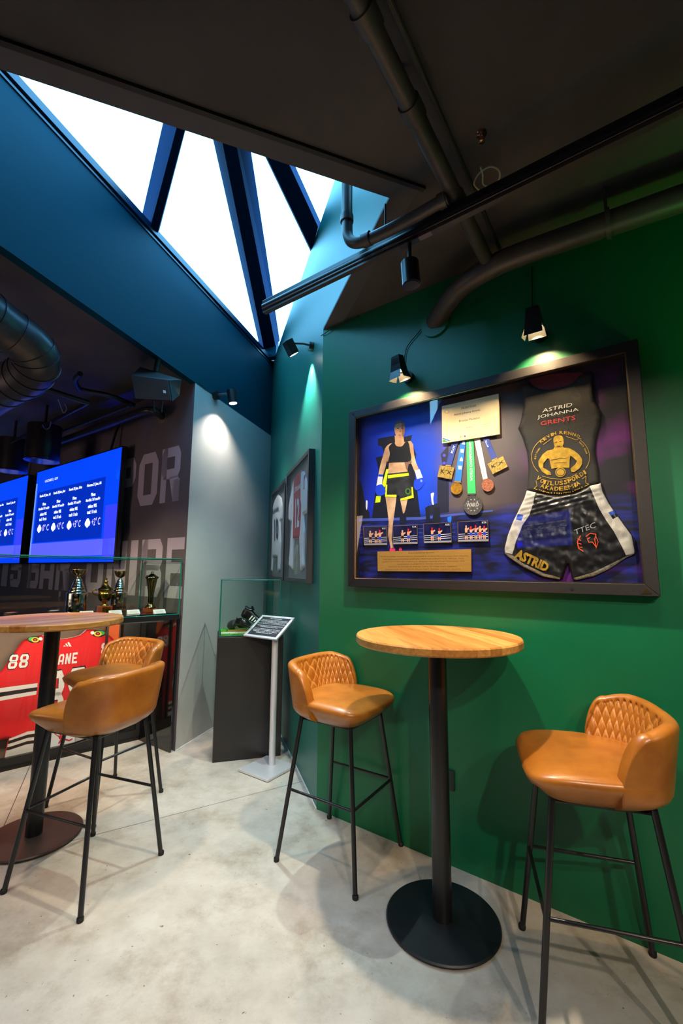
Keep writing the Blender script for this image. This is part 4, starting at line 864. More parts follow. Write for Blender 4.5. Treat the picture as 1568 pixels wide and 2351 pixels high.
# ------------------------------------------------------------------ pedestal with football boots
PD = Plane((-.912, 3.364), (-.44, 3.498)); S = Art(PD, .245, 0)
rt = S.root('pedestal', 'black box pedestal carrying the glass case with football boots', 'pedestal')
M_BOXB = mat('black satin board', (30, 28, 29), .38, noise=.15, nscale=4)
MB().box((-.245, 0, 0), (.245, .38, .872), M_BOXB).build('body', rt, bevel=.003)
MB().box((-.24, .004, .872), (.24, .376, .878), M_BLACK).build('top_board', rt)
def glass_case(name, label, S, pts, z0, z1, th=.006, edge=.004, topedge=True):
    rt = S.root(name, label, 'glass case'); n = len(pts)
    for k in range(n):
        a, b = Vector(pts[k]), Vector(pts[(k+1) % n]); d = (b-a).normalized(); nn = Vector((-d.y, d.x))*th
        MB().prism([a+d*.001, b-d*.001, b-d*.001+nn, a+d*.001+nn], z0, z1-.007, M_GLASS).build('side_pane', rt)
    MB().prism(pts, z1-.006, z1, M_GLASS).build('top_pane', rt)
    mb = MB()
    for k in range(n):
        a, b = Vector(pts[k]), Vector(pts[(k+1) % n]); 
        mb.tube([(a.x, a.y, z0), (a.x, a.y, z1)], edge*.8, M_GEDGE, 6); mb.tube([(a.x, a.y, z1-.003), (b.x, b.y, z1-.003)], edge*.8, M_GEDGE, 6); mb.tube([(a.x, a.y, z0+.002), (b.x, b.y, z0+.002)], edge*.6, M_GEDGE, 6)
    mb.build('polished_edges', rt); return rt
glass_case('glass_case', 'glass box on the black pedestal over the football boots', S, [(-.233, .012), (.212, .012), (.212, .365), (-.233, .365)], .879, 1.300)
M_TURF = mat('artificial turf', (58, 130, 30), .9, c2=(96, 176, 50), nscale=120, bump=1.0, bscale=220)
tf = MB(); tf.box((-.222, .022, .8795), (.2, .355, .892), M_TURF)
o = MB().box((-.222, .022, .8795), (.2, .355, .892), M_TURF).build('turf_mat'); S.place(o); o.location.z = 0; tag(o, 'square of artificial turf under the boots in the glass case', 'turf')
mb = MB()
for k in range(2600):
    x, y = random.uniform(-.22, .198), random.uniform(.024, .353); a = random.uniform(0, 6.28); w = .0012; h = random.uniform(.007, .014)
    mb.add([(x-w*cos(a), y-w*sin(a), .891), (x+w*cos(a), y+w*sin(a), .891), (x+random.uniform(-.004, .004), y+random.uniform(-.004, .004), .891+h)], [(0, 1, 2)], M_TURF)
tag(mb.build('grass_blades', o), kind='stuff')
MB().box((-.222, .045, .892), (.2, .062, .9035), M_WHITE).build('white_line', o)
o = MB().box((-.17, .07, .9045), (.1, .082, .918), mat('dull gold strip', (150, 120, 60), .5)).build('name_strip'); S.place(o); tag(o, 'narrow gold strip standing on the turf before the boots', 'plaque')
M_SHOE = mat('black boot leather', (16, 16, 17), .3, bump=.3, bscale=90); M_SW = mat('white boot stripes', (225, 225, 225), .5)
def boot(loc, rot, label):
    rt = bpy.data.objects.new('football_boot', None); COL.objects.link(rt); tag(rt, label, 'football boot', 'football boots in the glass case')
    sec = [(0, .012, .030, .012, .062), (.012, .026, .034, .006, .088), (.04, .032, .04, .004, .098), (.075, .033, .04, .004, .09), (.11, .034, .04, .004, .07), (.15, .042, .05, .004, .058), (.19, .046, .05, .004, .048), (.225, .042, .045, .005, .04), (.25, .03, .03, .008, .032), (.262, .012, .012, .012, .024)]
    n = 20; vs = []
    for x, wb, wt, zb_, zt in sec:
        for k in range(n):
            a = 2*pi*k/n; c, q_ = cos(a), sin(a); w = wb if q_ < 0 else wb*.85
            vs.append((x-.13, w*(abs(c)**.8)*(1 if c > 0 else -1), (zb_+zt)/2+(zt-zb_)/2*(abs(q_)**.8)*(1 if q_ > 0 else -1)))
    fs = [(i*n+k, i*n+(k+1) % n, (i+1)*n+(k+1) % n, (i+1)*n+k) for i in range(len(sec)-1) for k in range(n)]
    mb = MB(); mb.add(vs, fs, M_SHOE, True); mb.add(vs[:n], [tuple(range(n))], M_SHOE); mb.add(vs[-n:], [tuple(range(n))], M_SHOE); mb.build('upper', rt)
    mb = MB(); mb.tube([(-.118+.0, 0, .0)]+[], .01, M_SHOE) if False else None
    col = [(-.085+.036*cos(2*pi*k/18), .021*sin(2*pi*k/18), .094+.004*cos(2*pi*k/9)) for k in range(19)]
    mb = MB(); mb.tube(col, .006, M_SHOE, 8, False); mb.add([(p[0], p[1], p[2]+.003) for p in col[:-1]], [tuple(range(18))], M_BLACK); mb.build('collar', rt)
    MB().add([(-.05, -.018, .095), (-.05, .018, .095), (-.075, .02, .118), (-.075, -.02, .118), (-.045, -.018, .095), (-.045, .018, .095), (-.07, .02, .12), (-.07, -.02, .12)], [(0, 1, 2, 3), (7, 6, 5, 4), (0, 3, 7, 4), (1, 5, 6, 2), (3, 2, 6, 7)], M_SHOE).build('tongue', rt)
    mb = MB()
    for k in range(5): x = -.045+k*.017; z = .093-.0085*k-(.004 if k > 3 else 0); mb.tube([(x, -.02, z-.002), (x+.006, 0, z+.004), (x, .02, z-.002)], .0022, mat('grey laces', (70, 70, 70), .7), 6)
    mb.build('laces', rt)
    mb = MB()
    for sd in (-1, 1):
        for k in range(3):
            x = -.05+k*.022; mb.add([(x, sd*.0385, .02), (x+.01, sd*.0395, .02), (x+.024, sd*.0305, .058-k*.006), (x+.014, sd*.0300, .060-k*.006)], [(0, 1, 2, 3)], M_SW)
    mb.build('side_stripes', rt)
    for x, y in ((-.11, .014), (-.11, -.014), (-.07, .014), (-.07, -.014), (.03, .026), (.03, -.026), (.07, .026), (.07, -.026), (.1, 0)): MB().lathe([(.0055, .006), (.0035, -.008), (0, -.008)], M_BLACK, 10, (x, y, 0)).build('stud', rt)
    p = PD.P(.245+loc[0], loc[2]); p = p+Vector((PD.n.x, PD.n.y, 0))*loc[1]
    rt.location = p; rt.rotation_euler = (Matrix.Rotation(PD.rz, 3, 'Z') @ Matrix.Rotation(rot[2], 3, 'Z') @ Matrix.Rotation(rot[1], 3, 'Y') @ Matrix.Rotation(rot[0], 3, 'X')).to_euler()
    return rt
boot((-.075, .15, .938), (R(-62), R(4), R(128)), 'black football boot lying on its side, nearer one with white stripes showing')
boot((.045, .235, .945), (R(6), R(20), R(-22)), 'black football boot standing upright behind the lying one')
# ------------------------------------------------------------------ sign stand
DS = Vector((.82, -.572)).normalized(); NS_ = Vector((-DS.y, DS.x)); az = atan2(DS.y, DS.x)
st_ = empty('sign_stand', (-.502, 3.266, 0), az, 'silver sign stand with a tilted black text board in front of the pedestal', 'sign')
MB().box((-.14, -.14, .003), (.14, .14, .019), M_SILVER).build('base_plate', st_, bevel=.003)
MB().box((-.134, -.134, 0), (.134, .134, .003), M_BLACK).build('rubber_mat', st_)
MB().tube([(0, .045, .019), (0, .045, .905)], .023, M_SILVER, 28).build('pole', st_)
bp0 = Vector((-.7325, 3.414, .88)); up_ = Vector((NS_.x*.197, NS_.y*.197, .136))
def sg(a, b, c=0):   # along width (m), along slope (0..1), off the board
    nrm = Vector((DS.x, DS.y, 0)).cross(up_).normalized(); p = bp0+Vector((DS.x, DS.y, 0))*a+up_*b+nrm*c
    return PM['sign_stand'].inverted() @ p
Wd = .338
mb = MB(); 
for (a0, b0, a1, b1) in ((0, 0, Wd, .085), (0, .915, Wd, 1), (0, .085, .022, .915), (Wd-.022, .085, Wd, .915)):
    v = [sg(a0, b0, -.006), sg(a1, b0, -.006), sg(a1, b1, -.006), sg(a0, b1, -.006), sg(a0, b0, .007), sg(a1, b0, .007), sg(a1, b1, .007), sg(a0, b1, .007)]
    mb.add(v, [(0, 3, 2, 1), (4, 5, 6, 7), (0, 1, 5, 4), (1, 2, 6, 5), (2, 3, 7, 6), (3, 0, 4, 7)], M_SILVER)
sf = mb.build('sign_frame', st_, bevel=.002)
v = [sg(.02, .08, -.005), sg(Wd-.02, .08, -.005), sg(Wd-.02, .92, -.005), sg(.02, .92, -.005), sg(.02, .08, .002), sg(Wd-.02, .08, .002), sg(Wd-.02, .92, .002), sg(.02, .92, .002)]
bd = MB().add(v, [(0, 3, 2, 1), (4, 5, 6, 7), (0, 1, 5, 4), (1, 2, 6, 5), (2, 3, 7, 6), (3, 0, 4, 7)], mat('black sign card', (26, 28, 36), .5)).build('sign_board', st_)
mb = MB(); M_TW = mat('white lettering', (230, 232, 238), .6)
L9 = [('Jari Litmanen', .06, .86), ('Soome jalgpalli läbi aegade suurim täht, kes alustas karjääri', .13, .78), ('kodulinna klubis ning mängis hiljem mitmes suures klubis', .15, .725), ('üle Euroopa. Ta on ainus soomlane, kes on võitnud', .12, .67), ('Meistrite liiga karika ning tulnud Euroopa parimate sekka.', .14, .615), ('Need putsad jalas lõi ta oma viimase värava koondise eest', .13, .52), ('Helsingi olümpiastaadionil peetud mängus', .09, .465), ('Jalatsid on annetanud mängija ise ning need on', .13, .37), ('muuseumi kogus ainsad omataolised. Palun ärge puudutage', .135, .315), ('klaasi ega toetuge alusele. Täname', .12, .26), ('mõistva suhtumise eest', .08, .205)]
for tx_, hwid, b in L9: text(mb, tx_, [(Wd/2-hwid, b), (Wd/2+hwid, b), (Wd/2+hwid, b+.038), (Wd/2-hwid, b+.038)], M_TW, lambda a, b2: tuple(sg(a, b2, .0026)), .012)
mb.build('printed_text', bd)
MB().tube([sg(Wd/2, .2, -.012), sg(Wd/2, .8, -.012)], .012, M_SILVER, 8).build('bracket', st_)
# ------------------------------------------------------------------ overhead: rail, track lamp, pipes
def zray(x, y, X, Y):  # height where the sight line over ground point X,Y passes pixel row y
    lo, hi = -1, 6
    for _ in range(50):
        m_ = (lo+hi)/2; P = Vector((X, Y, m_))-EYE; py = 1175.5-FPX*(P@u_)/(P@f_)
        lo, hi = (lo, m_) if py < y else (m_, hi)
    return lo
ra = Z(607, 712, 2.75).xy; rb = Z(1568, 240, 2.75).xy; rb = ra+(rb-ra)*1.5; rd = (rb-ra).normalized(); rn = Vector((-rd.y, rd.x))
rail = empty('lighting_track', (ra.x, ra.y, 2.75), atan2(rd.y, rd.x), 'long black suspended lighting track crossing below the ceiling', 'lighting track')
Lr = (rb-ra).length
MB().box((0, -.019, -.008), (Lr, .019, .044), M_BSAT).build('track_body', rail, bevel=.003)
MB().box((.001, -.012, -.022), (Lr, .012, -.008), mat('grey track channel', (60, 54, 52), .4)).build('track_channel', rail)
MB().tube([(-.0, 0, .012), (Lr, 0, .012)], .023, M_BSAT, 16).build('support_tube', rail)
for x in (.75, 1.9): MB().tube([(x, 0, .03), (x, 0, ZC-2.75)], .004, M_BSAT, 8).build('hanger_rod', rail)
tl = (Vector((.255, 1.645))-ra)@rd; tp = ra+rd*tl
zt_, zb_ = zray(935, 603, *tp), zray(940, 655, *tp)
tlamp = empty('track_spotlight', (tp.x, tp.y, 2.735), atan2(rd.y, rd.x), 'black cylindrical spotlight hanging from the ceiling track', 'spotlight')
MB().box((-.045, -.014, -.008), (.045, .014, .004), M_BSAT).build('track_adapter', tlamp); MB().box((.045, -.012, -.008), (.1, .012, .004), mat('light grey connector', (120, 104, 108), .5)).build('connector', tlamp)
MB().tube([(0, 0, -.008), (0, 0, zt_-2.735+.004)], .009, M_BSAT, 10).build('stem', tlamp)
tdir = Vector((.05, .02, -1)).normalized(); pa = Vector((0, 0, zt_-2.735)); pb_ = pa+tdir*(zt_-zb_)*1.0
MB().tube([pa, pb_], .037, M_BSAT, 32).build('lamp_head', tlamp)
MB().tube([pb_, pb_+tdir*.003], .032, M_BLACK, 28).build('lamp_rim', tlamp)
wp = PM['lighting_track'].to_3x3() @ (pb_+tdir*.012)+Vector((tp.x, tp.y, 2.735))
light('SPOT', 'beam of track_spotlight', wp, 150, WARM, (.40, 1.85, 0), .025, 118, .5)
def pipe(name, label, pts, r, M=M_PIPE, joints=(), n=8, cat='pipe', group=None, parts=()):
    P = [Vector(p) for p in pts]; c = P[0]; rt = empty(name, tuple(c), 0, label, cat, group)
    MB().tube(smoothpath([p-c for p in P], n) if n else [p-c for p in P], r, M, 20).build('tube', rt)
    for a, b in joints: a, b = Vector(a)-c, Vector(b)-c; MB().tube([a, b], r*1.22, M, 20).build('coupling', rt)
    return rt, c
def xyz(x, y, z): return Z(x, y, z)
PA0, PA1 = Vector((-.38, .367, 2.87)), Vector((.69, 1.912, 2.82)); da = (PA1-PA0).normalized()
def along(p, t): return p+da*t
rt, c = pipe('ceiling_pipe', 'thick dark straight pipe running from the top edge to the bent pipe', [PA0, PA1], .03, n=0, joints=[(PA0+da*t, PA0+da*(t+.06)) for t in (.74, 1.02)]+[(PA0+da*1.43, PA0+da*1.53)])
MB().tube([Vector((.235, 1.29, 2.86))-c+Vector((-.03, -.02, 0)), Vector((.18, 1.2, 2.975))-c], .006, M_PIPE, 8).build('hanger_rod', rt)
PB0 = Vector((-.30, .392, 2.935)); PB1 = Vector((.76, 1.955, 2.935)); pipe('ceiling_pipe', 'thin dark pipe running beside the thick straight one', [PB0, PB1], .009, n=0)
pipe('ceiling_pipe', 'dark pipe coming down the skylight shaft with an elbow', [(.014, 1.76, 3.6), (.014, 1.76, 3.2), (.015, 1.758, 2.90), (.022, 1.755, 2.82), (.055, 1.735, 2.782), (.12, 1.70, 2.775), (.26, 1.615, 2.785), (.40, 1.52, 2.80)], .024, n=5, joints=[((.014, 1.758, 2.93), (.014, 1.758, 2.90)), ((.085, 1.72, 2.778), (.115, 1.70, 2.776)), ((.37, 1.54, 2.797), (.395, 1.524, 2.799))])
rt, c = pipe('ceiling_pipe', 'large bent dark pipe running above the big frame into the green wall', [(2.3, .90, 2.80), (1.303, 1.513, 2.80), (.80, 1.825, 2.80), (.70, 1.905, 2.797), (.61, 2.01, 2.79), (.56, 2.12, 2.778), (.512, 2.30, 2.75)], .05, n=6, joints=[((1.10, 1.638, 2.80), (1.085, 1.648, 2.80))])
MB().tube([Vector((1.09, 1.645, 2.84))-c, Vector((1.09, 1.645, ZC))-c], .006, M_PIPE, 8).build('hanger_rod', rt)
S = Art(W_G, .803, 2.745); o = MB().tube([(0, 0, 0), (0, -.012, 0)], .085, mat('green wall rosette', (10, 100, 60), .4), 32).build('pipe_rosette'); S.place(o); tag(o, 'round green cover plate where the bent pipe enters the wall', 'cover plate')
sp = Z(1105, 306, ZC); M_WARMCHR = mat('warm-lit chrome', (214, 150, 110), .25, 1.0); rt = empty('sprinkler', tuple(sp), 0, 'small chrome sprinkler head on the dark ceiling', 'sprinkler'); MB().lathe([(0, 0), (.02, 0), (.02, -.004), (.008, -.006), (.007, -.022), (.003, -.03)], M_WARMCHR, 16).build('body', rt); MB().lathe([(0, -.034), (.011, -.034), (.011, -.036), (0, -.036)], M_WARMCHR, 14).build('deflector', rt); MB().tube([(.007, 0, -.02), (.011, 0, -.028), (.003, 0, -.035)], .0015, M_WARMCHR, 6).build('frame_arm', rt)  # copper tint paints warm lamp light onto the chrome
cz = lambda x, y: Z(x, y-14, 2.88)
pts = [cz(1100, 450), cz(1088, 436), cz(1100, 412), cz(1125, 397), cz(1145, 405), cz(1146, 425), cz(1130, 440), cz(1110, 438), cz(1108, 415), cz(1103, 398)]
mb = MB(); mb.tube(smoothpath(pts), .0034, mat('pale coiled cable', (190, 198, 180), .6), 6)
tag(mb.build('cable_coil'), 'pale thin cable coiled above the lighting track', 'cable')
mb = MB(); mb.tube(smoothpath([W_A.P(*W_A.uv(737, 771, .01), .01), W_G.P(.03, 2.935, .012), W_G.P(.1, 2.95, .012), W_G.P(.3, 2.955, .012)]), .003, M_CAB, 6); tag(mb.build('lamp_cable'), 'thin black cable running from the box lamp along the top of the green wall', 'cable')
S = Art(W_G, *W_G.uv(1035, 1790)); o = S.root('wall_socket', 'small dark wall socket low on the green wall behind the table pole', 'socket')
MB().box((-.02, -.012, -.045), (.02, 0, .045), mat('dark socket plastic', (30, 44, 38), .5)).build('plate', o, bevel=.002); MB().box((-.012, -.014, -.034), (.012, -.012, .034), mat('dark socket plastic', (30, 44, 38), .5)).build('cover', o)

# ------------------------------------------------------------------ left wall: painted letters, televisions, speaker
mb = MB(); S = Art(W_T, 0, 0); OFL = .0015
def letter(ch, xl, xr, yref, z0, z1):
    a = W_T.uv(xl, yref, OFL)[0]; b = W_T.uv(xr, yref, OFL)[0]; glyph(mb, ch, [(a, z0), (b, z0), (b, z1), (a, z1)], M_LETT, S.fn(OFL))
letter('R', 370, 413, 1090, 1.945, 2.43); letter('O', 318, 362, 1100, 1.945, 2.43); letter('P', 272, 310, 1110, 1.945, 2.43); letter('S', 230, 264, 1110, 1.945, 2.43)
for ch, a, b in (('E', 381, 421), ('B', 323, 371), ('I', 292, 320), ('N', 246, 289), ('O', 199, 238), ('R', 130, 161), ('A', 94, 125), ('B', 66, 91), ('S', 26, 50), ('I', 2, 24)): letter(ch, a, b, 1300, 1.14, 1.635)
o = mb.build('trim_6'); S.place(o); tag(o, kind='structure')
M_TVB = mat('television plastic', (20, 20, 23), .35)
def em(n, c, e=1.0): return mat('screen '+n, c, .4, emit=e)
z7 = lambda x, y: (70+x/7.127, 1020+y/7.127)
TW = 5.30-3.335; OFT = .10
def tv(u1, label, pl=W_T, TW=TW, h=1.095, z0=1.425):
    u0 = u1-TW; S = Art(pl, (u0+u1)/2, z0); rt = S.root('television', label, 'television', 'televisions with the blue weather page'); w = TW/2
    MB().box((-w, -.115, 0), (w, -.065, h), M_TVB).build('housing', rt, bevel=.004)
    MB().box((-w*.6, -.065, h*.25), (w*.6, -.0, h*.75), M_BLACK).build('wall_bracket', rt)
    sc_ = MB(); B = (.0, 72/255, 1)
    o_ = .1155
    def P(a, b, c, d, M, k): sc_.plate([(-w+a*TW, b*h), (-w+c*TW, b*h), (-w+c*TW, d*h), (-w+a*TW, d*h)], o_+k*.0002, 0, M)
    P(.008, .012, .992, .988, em('blue', (2, 62, 250), 1.25), 0); P(.05, .22, .86, .76, em('dark blue', (0, 46, 190), .9), 1); P(.008, .07, .992, .21, em('periwinkle', (84, 92, 255), 1.2), 1); P(.008, .08, .03, .86, em('light side bar', (96, 140, 255), 1.2), 2); P(.88, .05, .99, .5, em('violet blue', (50, 60, 250), 1.2), 1)
    sc = sc_.build('screen', rt)
    mb = MB(); W1_ = em('white text', (225, 235, 255), 1.6); oo = o_+.0008
    def T(s_, cx, cz, wd, hg, M=W1_, b=.03):
        mb = MB(); text(mb, s_, [(-w+(cx-wd/2)*TW, (cz-hg/2)*h), (-w+(cx+wd/2)*TW, (cz-hg/2)*h), (-w+(cx+wd/2)*TW, (cz+hg/2)*h), (-w+(cx-wd/2)*TW, (cz+hg/2)*h)], M, lambda a, b2: (a, -oo, b2), b); mb.build('screen_text', sc)
    T('UUDISED | ILM', .22, .86, .17, .035)
    for k, (cx, hd_, tmp) in enumerate(((.155, 'Reede 20 Jaan, öö', '0° C'), (.345, 'Reede 20 Jaan, päev', '+2° C'), (.54, 'Reede 20 Jaan, õhtu', '+3° C'), (.745, 'Homme 21 Jaan, öö', '+2° C'))):
        T(hd_, cx, .71, .15, .036); T('Pilves', cx, .62, .045, .032); T('õhurõhk: 747 mm/Hg', cx, .57, .15, .036); T('niiskus: 90%', cx, .515, .09, .034); T('tuul: / 8 m/s', cx, .462, .10, .034)
        icon = MB()
        T(tmp, cx+.05, .37, .085, .07, em('pale violet text', (200, 190, 255), 1.4), .01)
        for j, (ex, ey, er) in enumerate(((-.05, .36, .014), (-.036, .375, .018), (-.022, .36, .014), (-.037, .35, .016))): icon.plate([(-w+(cx+ex)*TW+er*1.3*TW*cos(q)*.8, (ey)*h+er*TW*sin(q)) for q in [2*pi*i/14 for i in range(14)]], oo+.0002*(j+1), 0, W1_)
        icon.build('cloud_icon', sc)
    mb = MB(); mb.tube([(w-.28, -.09, h), (w-.27, -.06, h+.18), (w-.25, -.02, h+.35)], .011, M_CAB, 8); mb.build('power_cable', rt)
    for zz in (.12, .55): MB().box((w, -.1, h*zz), (w+.012, -.075, h*zz+.25), M_BLACK).build('side_vent', rt)
    return rt
tv(5.30, 'large television with blue weather page, right one of the two on the left wall'); tv(3.09, 'television with blue weather page cut off by the left photo edge')
tv(10.93, 'television behind the viewer seen mirrored in the glass over the boxing shorts', Plane((5, -3.52), (-7, -3.52)), 1.62, .70, 1.90)
# loudspeaker under the ceiling
def quad(pl, pts): return [pl.W(*p) for p in pts]
pf = W_T.at(.66); F = quad(pf, [(302, 862), (388, 873), (396, 921), (311.5, 916)]); cF = sum(F, Vector())/4
pbk = W_T.at(.42); Bk = quad(pbk, [(322, 842), (417, 872), (412, 908), (330, 905)])
spk = empty('loudspeaker', tuple(cF), 0, 'black loudspeaker box hanging under the ceiling beside the grey wall', 'loudspeaker')
inv = lambda L: [p-cF for p in L]
mb = MB(); mb.add(inv(F)+inv(Bk), [(0, 3, 2, 1), (4, 5, 6, 7), (0, 1, 5, 4), (1, 2, 6, 5), (2, 3, 7, 6), (3, 0, 4, 7)], mat('loudspeaker cabinet', (22, 22, 24), .4)); mb.build('cabinet', spk)
nF = -W_T.n; n3 = Vector((nF.x, nF.y, 0))*.006
gq = [cF+(p-cF)*.96+n3 for p in F]; MB().add(inv(gq)+inv([p-n3*.9 for p in gq]), [(0, 3, 2, 1), (0, 1, 5, 4), (1, 2, 6, 5), (2, 3, 7, 6), (3, 0, 4, 7)], mat('speaker grille', (48, 40, 38), .6, bump=.6, bscale=500)).build('grille', spk)
lg = quad(W_T.at(.668), [(374, 895.5), (380, 896.5), (381.5, 903), (375, 902)]); MB().add(inv(lg), [(0, 1, 2, 3)], mat('white card', (225, 226, 228), .6)).build('badge', spk)
MB().tube([Bk[0].lerp(Bk[1], .4)-cF, Vector((*Bk[0].lerp(Bk[1], .45).xy, ZC-.005))-cF], .02, M_BSAT, 10).build('bracket', spk)
for a, b in (((353, 921), (354, 946)), ((373, 921), (371, 946))):
    P0, P1 = W_T.at(.3).W(*a), W_T.at(.3).W(*b); MB().tube([P0-cF, P1-cF], .006, M_CAB, 8).build('cable', spk)
# ducts, pipes and hanging lamps of the left room
du = [Z(-150, 640, 2.72), Z(-60, 700, 2.70), Z(10, 752, 2.68), Z(62, 790, 2.65), Z(84, 828, 2.6), Z(62, 862, 2.56), Z(20, 885, 2.54), Z(-40, 925, 2.52), Z(-130, 985, 2.5)]
M_DUCT = mat('dark grey duct', (66, 66, 72), .35, .5)
duct = empty('air_duct', tuple(du[3]), 0, 'fat round dark air duct bending under the left ceiling', 'duct'); pth = smoothpath([p-du[3] for p in du], 6)
MB().tube(pth, .125, M_DUCT, 28).build('tube', duct)
for i in (8, 14, 20, 22, 25, 28, 31, 34, 37):
    if i+1 < len(pth): d = (pth[i+1]-pth[i]).normalized(); MB().tube([pth[i]-d*.006, pth[i]+d*.006], .130, M_DUCT, 28).build('seam_ring', duct)
M_PD = mat('dark bluish pipe', (44, 46, 56), .35, .3)
def zp(L, z): return [Z(x, y, z) for x, y in L]
pipe('ceiling_pipe', 'long pipe above the televisions bending into the left wall', zp([(20, 1052), (60, 1040), (200, 992), (300, 955), (335, 943), (356, 944)], 2.72)+[W_T.at(.03).W(371, 955)], .035, M_PD, n=4)
S = Art(W_T, *W_T.uv(373, 958)); o = MB().tube([(0, 0, 0), (0, -.012, 0)], .06, mat('pale rosette', (120, 116, 96), .6), 28).build('pipe_rosette'); S.place(o); tag(o, 'round pale cover plate where the left pipe enters the wall', 'cover plate')
pipe('ceiling_pipe', 'thin pipe with an elbow left of the loudspeaker', zp([(184, 858), (173, 872), (180, 890), (196, 897), (250, 908), (308, 930)], 2.85), .02, M_PD, n=4)
pipe('ceiling_pipe', 'slim pipe running behind the long one over the televisions', zp([(120, 1000), (220, 962), (300, 930)], 2.78), .016, M_PD, n=0)
t2a, t2b, t2c = Z(-40, 846, 2.70), Z(203, 925, 2.70), Z(-40, 1050, 2.70)
o_ = empty('lighting_track', tuple(t2b), 0, 'black angled lighting track under the left ceiling with two round lamps', 'lighting track')
MB().tube([t2a-t2b, Vector((0, 0, 0))], .022, M_BSAT, 8).build('track_body', o_); MB().tube([Vector((0, 0, 0)), t2c-t2b], .017, M_BSAT, 8).build('track_body', o_)
for (bx, by, tw, lab) in ((96, 1056, .145, 'right one of the two black cylindrical lamps above the televisions'), (25, 1080, .145, 'left one of the two black cylindrical lamps above the televisions')):
    b_ = Z(bx, by, 2.42); rt = empty('cylinder_lamp', tuple(b_), 0, lab, 'ceiling lamp', 'cylindrical lamps of the left room')
    MB().tube([(0, 0, .0), (0, 0, .34)], tw, M_BSAT, 36).build('lamp_body', rt); MB().tube([(0, 0, -.012), (0, 0, 0)], tw*1.03, mat('blue lamp rim', (30, 40, 90), .2, .6), 36).build('rim', rt); MB().tube([(0, 0, -.016), (0, 0, -.012)], tw*.9, mat('frosted lens', (40, 60, 130), .2), 36).build('lens', rt); MB().tube([(0, 0, .34), (0, 0, ZC-2.42)], .012, M_BSAT, 8).build('stem', rt)
for P_ in ([(133, 916), (140, 935), (146, 948), (153, 938), (148, 927)], [(97, 975), (104, 985), (113, 982), (117, 968)]):
    mb = MB(); mb.tube(smoothpath(zp(P_, 2.66)), .004, mat('pale cable', (120, 128, 112), .6), 6); tag(mb.build('cable_loop'), 'pale cable loop hanging from the left lighting track, '+('upper one' if P_[0][0] > 120 else 'lower one'), 'cable')
# ------------------------------------------------------------------ vitrine with trophies and the jersey case
CV = Vector((-1.262, 3.556)); dv = Vector((.742, .671)).normalized(); VF = Plane(CV-dv*3, CV); U3 = 3.0
sl = -.213; DEP = .56; LEFT = -2.0
def slx(n): return sl*n-.02
S = Art(VF, U3, 0)
def lp(u, n): return (u, n)
fp = [(LEFT, .0), (slx(0), .0), (slx(DEP), DEP), (LEFT, DEP)]
cab = S.root('display_counter', 'black display counter with a recessed jersey case below, left of the grey wall', 'cabinet')
M_GLOSS = mat('black glass panel', (8, 8, 9), .06, spec=.8)
MB().prism([(LEFT, -.002), (slx(0)+.004, -.002), (slx(DEP), DEP), (LEFT, DEP)], .985, 1.022, M_BLACK).build('top_slab', cab)
MB().prism([(slx(0)-.012, .0), (slx(0), .0), (slx(.42), .42), (slx(.42)-.012, .42)], .0, .985, M_GLOSS).build('side_panel', cab)
RC = .414; ur = slx(RC)-.012
MB().prism([(LEFT, RC+.13), (ur, RC+.13), (ur, RC+.15), (LEFT, RC+.15)], .0, .985, mat('taupe fabric board', (128, 108, 94), .8, noise=.15, nscale=6)).build('back_board', cab)
for a, b, z0_, z1_, nm in ((LEFT, ur, .035, .085, 'bottom_rail'), (LEFT, ur, .945, .985, 'top_rail'), (ur-.03, ur, .085, .945, 'upright'), (-.42, -.405, .085, .945, 'upright')):
    MB().box((a, RC, z0_), (b, RC+.03, z1_), M_BSAT).build(nm, cab)
MB().box((LEFT, RC+.01, 0), (ur, RC+.14, .035), M_BLACK).build('plinth', cab)
MB().box((LEFT, RC+.012, .085), (ur-.03, RC+.016, .945), glassmat('case front glass', (252, 253, 253), .6)).build('front_glass', cab)
MB().box((-.40, RC+.1, .60), (-.30, RC+.128, .93), mat('orange panel', (230, 96, 20), .5)).build('orange_panel', cab)
MB().box((-.28, RC+.05, .1), (ur-.03, RC+.128, .94), M_BLACK).build('dark_partition', cab)
vit = glass_case('glass_vitrine', 'long glass vitrine on the counter holding four trophies and pucks', S, [(p[0], p[1]) for p in fp], 1.022, 1.458, .008, .006)
MB().prism([(LEFT+.01, .01), (slx(0)-.01, .01), (slx(DEP)-.01, DEP-.01), (LEFT+.01, DEP-.01)], 1.0225, 1.034, glassmat('vitrine floor glass', (170, 205, 200), 1.0)).build('glass_shelf', vit)
# added strip and area light under the counter edge, to brighten the jersey
MB().box((-1.8, .035, .972), (-.12, .06, .9845), M_SILVER).build('added_strip', cab)
pL = VF.P(U3-.95, .968)+Vector((VF.n.x, VF.n.y, 0))*.05; pT = VF.P(U3-.95, .45)+Vector((VF.n.x, VF.n.y, 0))*.5
lo_ = light('AREA', 'added jersey fill', pL, 12, (255, 234, 208), pT, 1.6, size_y=.02)
xa = Vector((VF.d.x, VF.d.y, 0)); za = (pL-pT).normalized(); ya = za.cross(xa).normalized(); mm_ = Matrix((xa, ya, za)).transposed().to_4x4(); mm_.translation = pL; lo_.matrix_world = mm_
